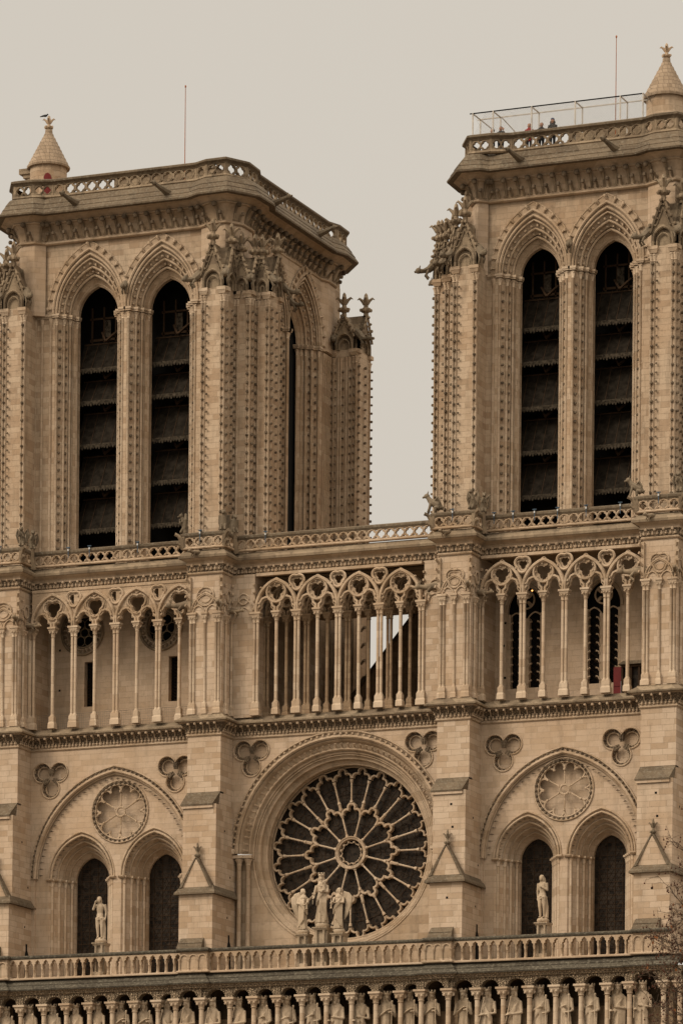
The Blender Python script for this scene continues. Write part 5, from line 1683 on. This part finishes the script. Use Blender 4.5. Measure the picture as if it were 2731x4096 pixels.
# ---------------------------------------------------------- chimeras sitting on the balcony corners
def chim_owl(m):      # upright hunched bird-beast
    m.loft([[(rx * cos(2 * pi * k / 12), y + ry * sin(2 * pi * k / 12), z) for k in range(12)] for z, rx, ry, y in ((0, .20, .16, 0), (.15, .24, .2, 0), (.5, .25, .21, 0), (.8, .2, .18, -.02), (1.0, .12, .12, -.06))])
    m.ball((0, -.12, 1.1), .15, 9, 7, (1, 1.1, 1)); m.tube([(0, -.24, 1.08), (0, -.36, 1.0)], [.08, .03], 6)
    for q in (-1, 1):
        m.tube([(q * .08, -.08, 1.2), (q * .12, -.05, 1.34)], [.05, .02], 5)
        m.tube([(q * .16, .02, .88), (q * .27, .08, .95), (q * .28, .08, .5), (q * .22, .1, .05)], [.09, .10, .10, .05], 6)
        m.tube([(q * .12, -.16, .35), (q * .13, -.26, .1), (q * .13, -.3, .0)], [.08, .06, .07], 6)
def chim_wolf(m):     # crouching horned beast looking out
    m.tube([(0, .42, .25), (0, .28, .48), (0, .0, .62), (0, -.22, .78), (0, -.36, .98)], [.2, .26, .24, .18, .13], 9)
    m.ball((0, -.42, 1.06), .16, 9, 7, (.95, 1.15, 1)); m.tube([(0, -.5, 1.03), (0, -.70, .96)], [.10, .06], 6)
    for q in (-1, 1):
        m.tube([(q * .13, -.18, .62), (q * .16, -.26, .3), (q * .15, -.34, .02)], [.10, .075, .08], 6)
        m.tube([(q * .16, .3, .3), (q * .25, .1, .32), (q * .2, .12, .04)], [.14, .11, .07], 6)
        m.tube([(q * .08, -.38, 1.18), (q * .13, -.32, 1.38)], [.05, .015], 5)
        m.tube([(q * .12, .05, .72), (q * .2, .25, .95), (q * .22, .45, .6)], [.07, .09, .04], 6)
    m.tube([(0, .5, .2), (.1, .62, .4)], [.07, .04], 5)
def chim_wing(m):     # standing with one wing raised
    m.tube([(0, .1, 0), (0, .1, .4), (0, .0, .8), (0, -.1, 1.0)], [.19, .22, .17, .11], 9)
    m.ball((0, -.16, 1.12), .14, 9, 7); m.tube([(0, -.26, 1.08), (0, -.4, 1.02)], [.07, .04], 6)
    for q in (-1, 1):
        m.tube([(q * .14, .08, .85), (q * .34, .12, 1.15), (q * .40, .12, .8), (q * .28, .12, .3)], [.08, .09, .10, .05], 6)
        m.tube([(q * .1, -.1, .75), (q * .2, -.24, .6), (q * .06, -.26, .9)], [.07, .055, .05], 6)
        m.tube([(q * .1, -.05, .3), (q * .12, -.2, .05)], [.09, .07], 6)
        m.tube([(q * .07, -.12, 1.22), (q * .12, -.1, 1.36)], [.04, .015], 5)
CM = []
for f in (chim_owl, chim_wolf, chim_wing):
    m = MB(); f(m); CM.append(fuse(m, .024))
for (v, x, y, rz, sc, lab) in (
    (2, -22.68, -.18, .1, 1.0, 'winged stone monster on the balcony at the far left, front corner'),
    (2, -22.52, .95, .7, 1.0, 'dark stone monster behind the front one, on the leftmost balcony corner'),
    (2, -11.32, -.18, -1.1, 1.0, 'bird-headed stone monster on the left corner of the balcony below the left tower'),
    (0, -8.55, -.16, .2, 1.02, 'tall hunched stone monster at the right end of the projecting balcony below the left tower'),
    (0, -8.36, 1.0, .9, .95, 'smaller brown stone monster on a pillar, just right of the tall hunched one'),
    (1, 5.55, -.10, -1.25, 1.0, 'horned stone monster crouching against the sky at the left corner of the right tower balcony'),
    (2, 8.1, -.16, -.2, 1.0, 'grimacing stone monster on the balcony, left one of the pair below the right tower'),
    (2, 8.42, 1.0, .5, 1.0, 'winged stone monster on the balcony, right one of the pair below the right tower'),
    (1, 18.62, -.10, -1.2, .95, 'pale crouching horned monster on the balcony corner in front of the last belfry opening'),
    (2, 21.45, -.16, .1, 1.0, 'stone monster on the balcony at the right edge of the picture')):
    o = obj_me('chimera_statue', CM[v], 'beast', None, (x, y, 62.82 if rz < .8 or y < .5 else 62.84), rz, (sc, sc, sc))
    tag(o, lab, 'statue', 'stone monsters on the balcony corners')
# water spouts and beasts fixed to the piers
for i, (x0, x1) in enumerate(BX):
    for (x, y, z, dx, dy, s_) in ((x0 + .1, .2, 57.85, -1, -.25, 1.15), (x1 - .1, -.05, 57.85, .25, -1, .8), (x1 + .1, 1.0, 57.6, 1, -.2, .75), (x0 + .75, -.45, 61.2, -.3, -1, .6)):
        m = MB()
        L = hypot(dx, dy); ax, ay = dx / L, dy / L
        Pq = lambda a, h: (x + ax * a * s_, y + ay * a * s_, z + h * s_)
        m.tube([Pq(-.3, .55), Pq(.15, .50), Pq(.6, .42), Pq(.95, .42), Pq(1.15, .45)], [.24 * s_, .26 * s_, .20 * s_, .13 * s_, .13 * s_], 8)
        m.ball(Pq(1.25, .46), .18 * s_, 8, 6); m.tube([Pq(1.3, .44), Pq(1.5, .40)], [.11 * s_, .05 * s_], 6)
        for q in (-1, 1):
            ox, oy = -ay * q * .14 * s_, ax * q * .14 * s_
            a = Pq(.5, .4); b = Pq(.75, .15); c = Pq(.55, -.05)
            m.tube([(a[0] + ox, a[1] + oy, a[2]), (b[0] + ox, b[1] + oy, b[2]), (c[0] + ox, c[1] + oy, c[2])], [.09 * s_, .07 * s_, .06 * s_], 6)
            a = Pq(1.2, .58); b = Pq(1.1, .8)
            m.tube([(a[0] + ox * .6, a[1] + oy * .6, a[2]), (b[0] + ox, b[1] + oy, b[2])], [.05 * s_, .015 * s_], 5)
        part('gargoyle', m, 'weathered', smooth=True)

# ============================================================ THINGS ON THE ROOFS AND BALCONIES
# safety cage on the right tower
zc = 85.40
cage = tag(empty('safety_cage', (12.5, 3.0, 85.3)), 'long steel safety cage with wire netting on top of the right tower', 'cage')
def cpart(name, m, mat):
    o = obj(name, m, mat, None); o.parent = cage; o.matrix_parent_inverse = Matrix.Translation(cage.location).inverted(); return o
xs = [6.9, 8.24, 10.78, 13.62, 16.54, 18.0]
for x in xs:
    for y in (2.45, 3.75):
        m = MB(); m.box(x - .035, x + .035, y - .035, y + .035, 84.9, 88.03); cpart('post', m, 'steel')
m = MB()
for y in (2.45, 3.75):
    for z in (88.0, 86.95 if y > 3 else 88.0):
        m.box(6.7, 18.05, y - .03, y + .03, z - .03, z + .03)
for x in xs: m.box(x - .03, x + .03, 2.48, 3.72, 87.965, 88.025)
m.tube([(6.9, 2.45, 88.0), (6.9, 5.6, 88.0)], .035, 4); m.tube([(6.9, 5.6, 85), (6.9, 5.6, 88.0)], .035, 4); m.tube([(8.3, 3.8, 88), (9.4, 5.6, 86.6)], .03, 4)
cpart('frame', m, 'steel')
m = MB(); m.box(6.7, 18.1, 2.4, 3.8, 85.28, 85.36); cpart('walkway', m, 'steel')
m = MB()
x = 6.9
while x < 18.0:
    for s_ in (-1, 1):
        a = (x, 2.44, 86.5) if s_ > 0 else (x + .87, 2.44, 86.5); b = (x + .87, 2.44, 88.0) if s_ > 0 else (x, 2.44, 88.0)
        m.tube([a, b], .0045, 3)
    x += .10
cpart('netting', m, 'wire')
# visitors
def visitor(x, y, z, H, hairm, coat, label, rz=0.0, hat=False, phone=False, red_scarf=False):
    m = MB(); s_ = H / 1.72
    for q in (-1, 1):
        m.tube([(q * .10 * s_, 0, .86 * s_), (q * .10 * s_, -.01, .46 * s_), (q * .10 * s_, .0, .08 * s_)], [.085 * s_, .06 * s_, .045 * s_], 8)
        m.ball((q * .10 * s_, -.05 * s_, .04 * s_), .055 * s_, 7, 5, (.9, 1.9, .7))
    m.loft([[(rx * s_ * cos(2 * pi * k / 12), ry * s_ * sin(2 * pi * k / 12), zz * s_) for k in range(12)] for zz, rx, ry in ((.78, .15, .11), (.95, .16, .12), (1.1, .14, .1), (1.3, .19, .12), (1.40, .17, .1), (1.46, .06, .06), (1.52, .055, .055))])
    head(m, (0, -.01, 1.61 * s_), .80 * s_, tilt=.1, hair=0)
    for q in (-1, 1):
        if phone:
            w_ = (q * .10 * s_ + .1, -.34 * s_, 1.44 * s_); arm(m, (q * .19 * s_, 0, 1.36 * s_), (q * .24 * s_ + .05, -.2 * s_, 1.22 * s_), w_, .042 * s_); hand(m, w_, (0, -.1, 1), (0, 1, 0), .9 * s_)
        else:
            w_ = (q * .16 * s_, -.24 * s_, 1.06 * s_); arm(m, (q * .19 * s_, 0, 1.36 * s_), (q * .25 * s_, -.02, 1.1 * s_), w_, .042 * s_); hand(m, w_, (-q * .5, -1, 0), (0, 0, -1), .9 * s_)
    me = fuse(m, .014)
    o = obj_me('person', me, 'skin', None, (x, y, z), rz)
    tag(o, label, 'person', 'visitors on the right tower roof')
    c = MB()
    c.loft([[(rx * s_ * cos(2 * pi * k / 14), ry * s_ * sin(2 * pi * k / 14), zz * s_) for k in range(14)] for zz, rx, ry in ((.70, .20, .15), (.95, .19, .15), (1.1, .18, .135), (1.3, .225, .15), (1.40, .20, .13), (1.47, .10, .10), (1.52, .085, .09))])
    for q in (-1, 1):
        if phone: c.tube([(q * .19 * s_, 0, 1.37 * s_), (q * .24 * s_ + .05, -.2 * s_, 1.22 * s_), (q * .10 * s_ + .1, -.32 * s_, 1.38 * s_)], [.075 * s_, .065 * s_, .05 * s_], 8)
        else: c.tube([(q * .19 * s_, 0, 1.37 * s_), (q * .25 * s_, -.02, 1.1 * s_), (q * .17 * s_, -.22 * s_, 1.06 * s_)], [.075 * s_, .065 * s_, .05 * s_], 8)
    obj('coat', c, coat, o, True)
    c = MB()
    for q in (-1, 1): c.tube([(q * .10 * s_, 0, .86 * s_), (q * .10 * s_, -.01, .46 * s_), (q * .10 * s_, .0, .08 * s_)], [.10 * s_, .075 * s_, .065 * s_], 8)
    obj('trousers', c, 'coat_dark', o, True)
    c = MB()
    c.ball((0, .03, 1.665 * s_), .112 * s_, 10, 7, (1, 1.05, 1.0))
    if hat: c.ball((0, .0, 1.71 * s_), .11 * s_, 10, 7, (1.05, 1.1, .8))
    obj('hat' if hat else 'hair', c, 'coat_blue' if hat else hairm, o, True)
    if hat:
        c = MB()
        for q in (-1, 1): c.ball((q * .11 * s_, .02, 1.54 * s_), .07 * s_, 8, 6, (.8, .9, 1.5))
        obj('hair', c, 'hair', o, True)
visitor(7.98, 3.05, 85.36, 1.70, 'hair', 'coat_dark', 'visitor in a dark coat, leftmost head above the right tower parapet', -.7)
visitor(8.55, 3.0, 85.36, 1.78, 'hair', 'coat_dark', 'dark haired visitor raising a phone above the right tower parapet', .2, phone=True)
visitor(10.42, 3.0, 85.36, 1.76, 'hairlight', 'coat_red', 'visitor in a red jacket looking over the right tower parapet', .2)
visitor(11.21, 3.05, 85.36, 1.74, 'hairlight', 'coat_dark', 'fair haired visitor in a black coat, between the red jacket and the blue hat', .1)
visitor(11.97, 2.95, 85.36, 1.88, 'hair', 'coat_dark', 'visitor in a blue knitted hat, rightmost and tallest of the roof visitors', .1, hat=True)
# lightning rods
for x, z1, z0, lab in ((-13.42, 92.45, 85.3, 'thin lightning rod rising from the left tower roof'), (15.70, 92.2, 84.8, 'thin lightning rod rising behind the safety cage on the right tower')):
    m = MB(); m.tube([(x, 4, z0), (x, 4, z0 + 2.2), (x, 4, z1)], [.04, .03, .022], 6); m.ball((x, 4, z1), .06, 6, 5, (1, 1, 1.6))
    tag(obj('lightning_rod', m, 'oxide'), lab, 'lightning rod', 'lightning rods')
# bird on the left turret finial
m = MB()
m.ball((0, 0, 0), .085, 9, 7, (1.9, .9, .95)); m.ball((.15, 0, .07), .055, 8, 6); m.tube([(.19, 0, .07), (.26, 0, .06)], [.02, .005], 5)
m.tube([(-.1, 0, .0), (-.36, 0, -.05)], [.07, .025], 6); m.tube([(.0, .02, -.05), (.0, .02, -.13)], .012, 4)
bird = obj_me('bird', fuse(m, .010), 'feather', None, (-23.95, 5.05, 92.05), .15)
tag(bird, 'small black bird perched on the left turret finial', 'bird')
# cable clamps with small white boxes on the balcony rail
k = 0
for (x, y, lab) in ((-10.03, -.42, 'blue cable clamp on the projecting rail below the left tower'), (-6.33, 1.36, 'blue cable clamp on the middle rail, next to the ladder hoops'),
    (6.96, -.42, 'blue cable clamp on the projecting rail left of the right tower'), (9.0, 1.36, 'blue cable clamp, leftmost on the recessed rail under the right tower'), (10.25, 1.36, 'blue cable clamp, second on the recessed rail under the right tower'),
    (11.65, 1.36, 'blue cable clamp in front of the left opening of the right tower'), (13.15, 1.36, 'blue cable clamp in front of the middle pier of the right tower'), (15.0, 1.36, 'blue cable clamp left of the last opening of the right tower'), (17.2, 1.36, 'blue cable clamp, rightmost on the recessed rail under the right tower'), (20.25, -.42, 'blue cable clamp on the projecting rail at the far right'),
    (-24.1, -.42, 'blue cable clamp on the projecting rail at the far left'), (-20.1, 1.36, 'blue cable clamp, leftmost on the recessed rail of the left tower'), (-18.6, 1.36, 'blue cable clamp, second on the recessed rail of the left tower'), (-15.2, 1.36, 'blue cable clamp, rightmost on the recessed rail of the left tower')):
    m = MB(); m.box(-.022, .022, -.03, -.008, -.62, .02); m.box(-.022, .022, -.03, .22, .02, .04); m.box(-.13, .13, -.05, .03, .04, .09)
    o = tag(obj('cable_clamp', m, 'blue_strap'), lab, 'clamp', 'cable clamps on the balcony rail'); o.location = (x, y - .08, 62.82)
    m = MB(); m.box(-.045, .045, -.06, -.03, -.16, -.04); obj('box', m, 'white_plate', o)
# red hoarding and dark glazed booth in the right gallery
m = MB(); m.box(16.15, 16.78, 3.3, 3.36, 51.4, 53.28); m.box(16.15, 16.78, 3.27, 3.3, 52.1, 52.14)
rb = tag(obj('red_board', m, 'redpaint'), 'dark red board standing behind the columns of the right gallery', 'board')
m = MB(); m.box(16.70, 16.80, 3.1, 3.2, 51.4, 52.35)
tag(obj('white_post', m, 'white_plate'), 'short white post beside the red board in the gallery', 'post')
bt = tag(empty('stair_booth', (17.6, 3.0, 51.35)), 'dark glazed booth with a sloping lid, right of the red board in the gallery', 'booth')
def bpart(name, m, mat):
    o = obj(name, m, mat, None); o.parent = bt; o.matrix_parent_inverse = Matrix.Translation(bt.location).inverted()
m = MB()
for x in (16.95, 17.5, 18.05, 18.6): m.box(x - .06, x + .06, 2.6, 3.4, 51.35, 53.2)
m.box(16.9, 18.7, 2.55, 3.45, 53.1, 53.25); bpart('frame', m, 'lead')
m = MB(); m.box(16.95, 18.6, 2.8, 3.3, 51.4, 53.1); bpart('glass', m, 'stained_glass')
m = MB(); m.frustum((16.75, 18.8, 2.4, 3.6, 53.25), (17.0, 18.7, 2.6, 3.5, 53.5)); bpart('lid', m, 'slab')
# netting between the columns of the left gallery
m = MB()
for k in range(75): m.tube([(-22.5 + k * .15, 1.9, 51.4), (-22.5 + k * .15, 1.9, 52.35)], .006, 3)
for k in range(7): m.tube([(-22.5, 1.9, 51.45 + k * .15), (-11.2, 1.9, 51.45 + k * .15)], .006 if k < 6 else .012, 3)
tag(obj('netting', m, 'wire'), 'low wire netting strung behind the columns of the left gallery', 'net')

# ============================================================ PLANE TREE near the camera, right edge
def ray_pt(u, v, t):
    uu, vv = u - 1365.5, HORIZON - v
    c, s_ = cos(ROLL), sin(ROLL)
    Rr = (uu * c - vv * s_) / F_PX; U = (uu * s_ + vv * c) / F_PX
    return Vector((cam.location.x + t * (-sin(YAW) + Rr * cos(YAW)), cam.location.y + t * (cos(YAW) + Rr * sin(YAW)), cam.location.z + t * U))
TX, TY = ray_pt(2900, 4096, 116).x, ray_pt(2900, 4096, 116).y
right = Vector((cos(YAW), sin(YAW), 0)); fwd = Vector((-sin(YAW), cos(YAW), 0))
tr = random.Random(21)
wood = MB(); twig = MB(); seeds = MB(); leaves = MB()
def grow(p, d, L, r, depth):
    n = 5; pts = [p]; q = p.copy(); dd = d.copy()
    for i in range(n):
        dd = (dd + Vector((tr.gauss(0, .16), tr.gauss(0, .16), tr.gauss(0.02, .14)))).normalized()
        q = q + dd * L / n; pts.append(q.copy())
    (wood if depth < 2 else twig).tube([tuple(a) for a in pts], [r * (1 - .55 * i / n) for i in range(n + 1)], 6 if depth < 2 else 4)
    if depth >= 4:
        if tr.random() < .75:
            e = pts[-1]; b = e + Vector((tr.gauss(0, .02), tr.gauss(0, .02), -tr.uniform(.05, .13)))
            twig.tube([tuple(e), tuple(b)], .006, 3); seeds.ball(tuple(b), .024, 7, 5)
        if tr.random() < .03: 
            e = pts[-2]; leaves.add([(e.x, e.y, e.z), (e.x + .05, e.y, e.z + .02), (e.x + .06, e.y + .01, e.z - .05), (e.x + .01, e.y, e.z - .06)], [(0, 1, 2, 3)])
        return
    kids = {0: 5, 1: 5, 2: 5, 3: 4}[depth]
    for k in range(kids):
        t = tr.uniform(.35, 1.0); i = min(n - 1, int(t * n)); s0 = pts[i].lerp(pts[i + 1], t * n - i)
        nd = (dd * .8 + Vector((tr.gauss(0, .6), tr.gauss(0, .6), tr.gauss(.1, .5)))).normalized()
        grow(s0, nd, L * tr.uniform(.45, .68), max(.0065, r * .5), depth + 1)
trunk_base = Vector((TX, TY, 0))
wood.tube([(TX, TY, 0), (TX + .1, TY, 5), (TX, TY + .1, 10), (TX + .05, TY, 14), (TX + .1, TY, 18), (TX + .1, TY + .1, 22.5)], [.34, .27, .20, .12, .07, .02], 10)
for (h, l, up, out) in ((10.8, 1.5, .3, -1), (11.6, 1.6, .2, -.9), (12.1, 1.5, .4, -1), (12.7, 1.6, .1, -1.0), (13.2, 1.5, .3, -1.0), (13.8, 1.5, .5, -1), (14.4, 1.5, .2, -1.0), (15.0, 1.5, .3, -1), (15.6, 1.5, .5, -.9), (16.2, 1.4, .2, -1.0), (17.0, 1.4, .6, -1.0), (17.8, 1.3, .7, -.9), (18.8, 1.2, .7, -.9), (12.6, 2.0, .5, 1.0), (15.0, 2.0, .5, 1.0), (17.5, 1.6, .6, .9), (14.0, 2.0, .4, .2)):
    d = (right * out + fwd * tr.uniform(-.5, .5) + Vector((0, 0, up))).normalized()
    grow(Vector((TX + .05, TY, h)), d, l, .032, 1)
tree = tag(empty('plane_tree', (TX, TY, 0)), 'bare plane tree with dangling round seed balls, reaching in from the right edge', 'tree')
for nm, mb, mt in (('trunk', wood, 'bark'), ('twigs', twig, 'bark'), ('seed_balls', seeds, 'seed'), ('leaves', leaves, 'leaf_dry')):
    o = obj(nm, mb, mt, None); o.parent = tree; o.matrix_parent_inverse = Matrix.Translation((TX, TY, 0)).inverted()
    if nm != 'trunk': o['kind'] = 'stuff'
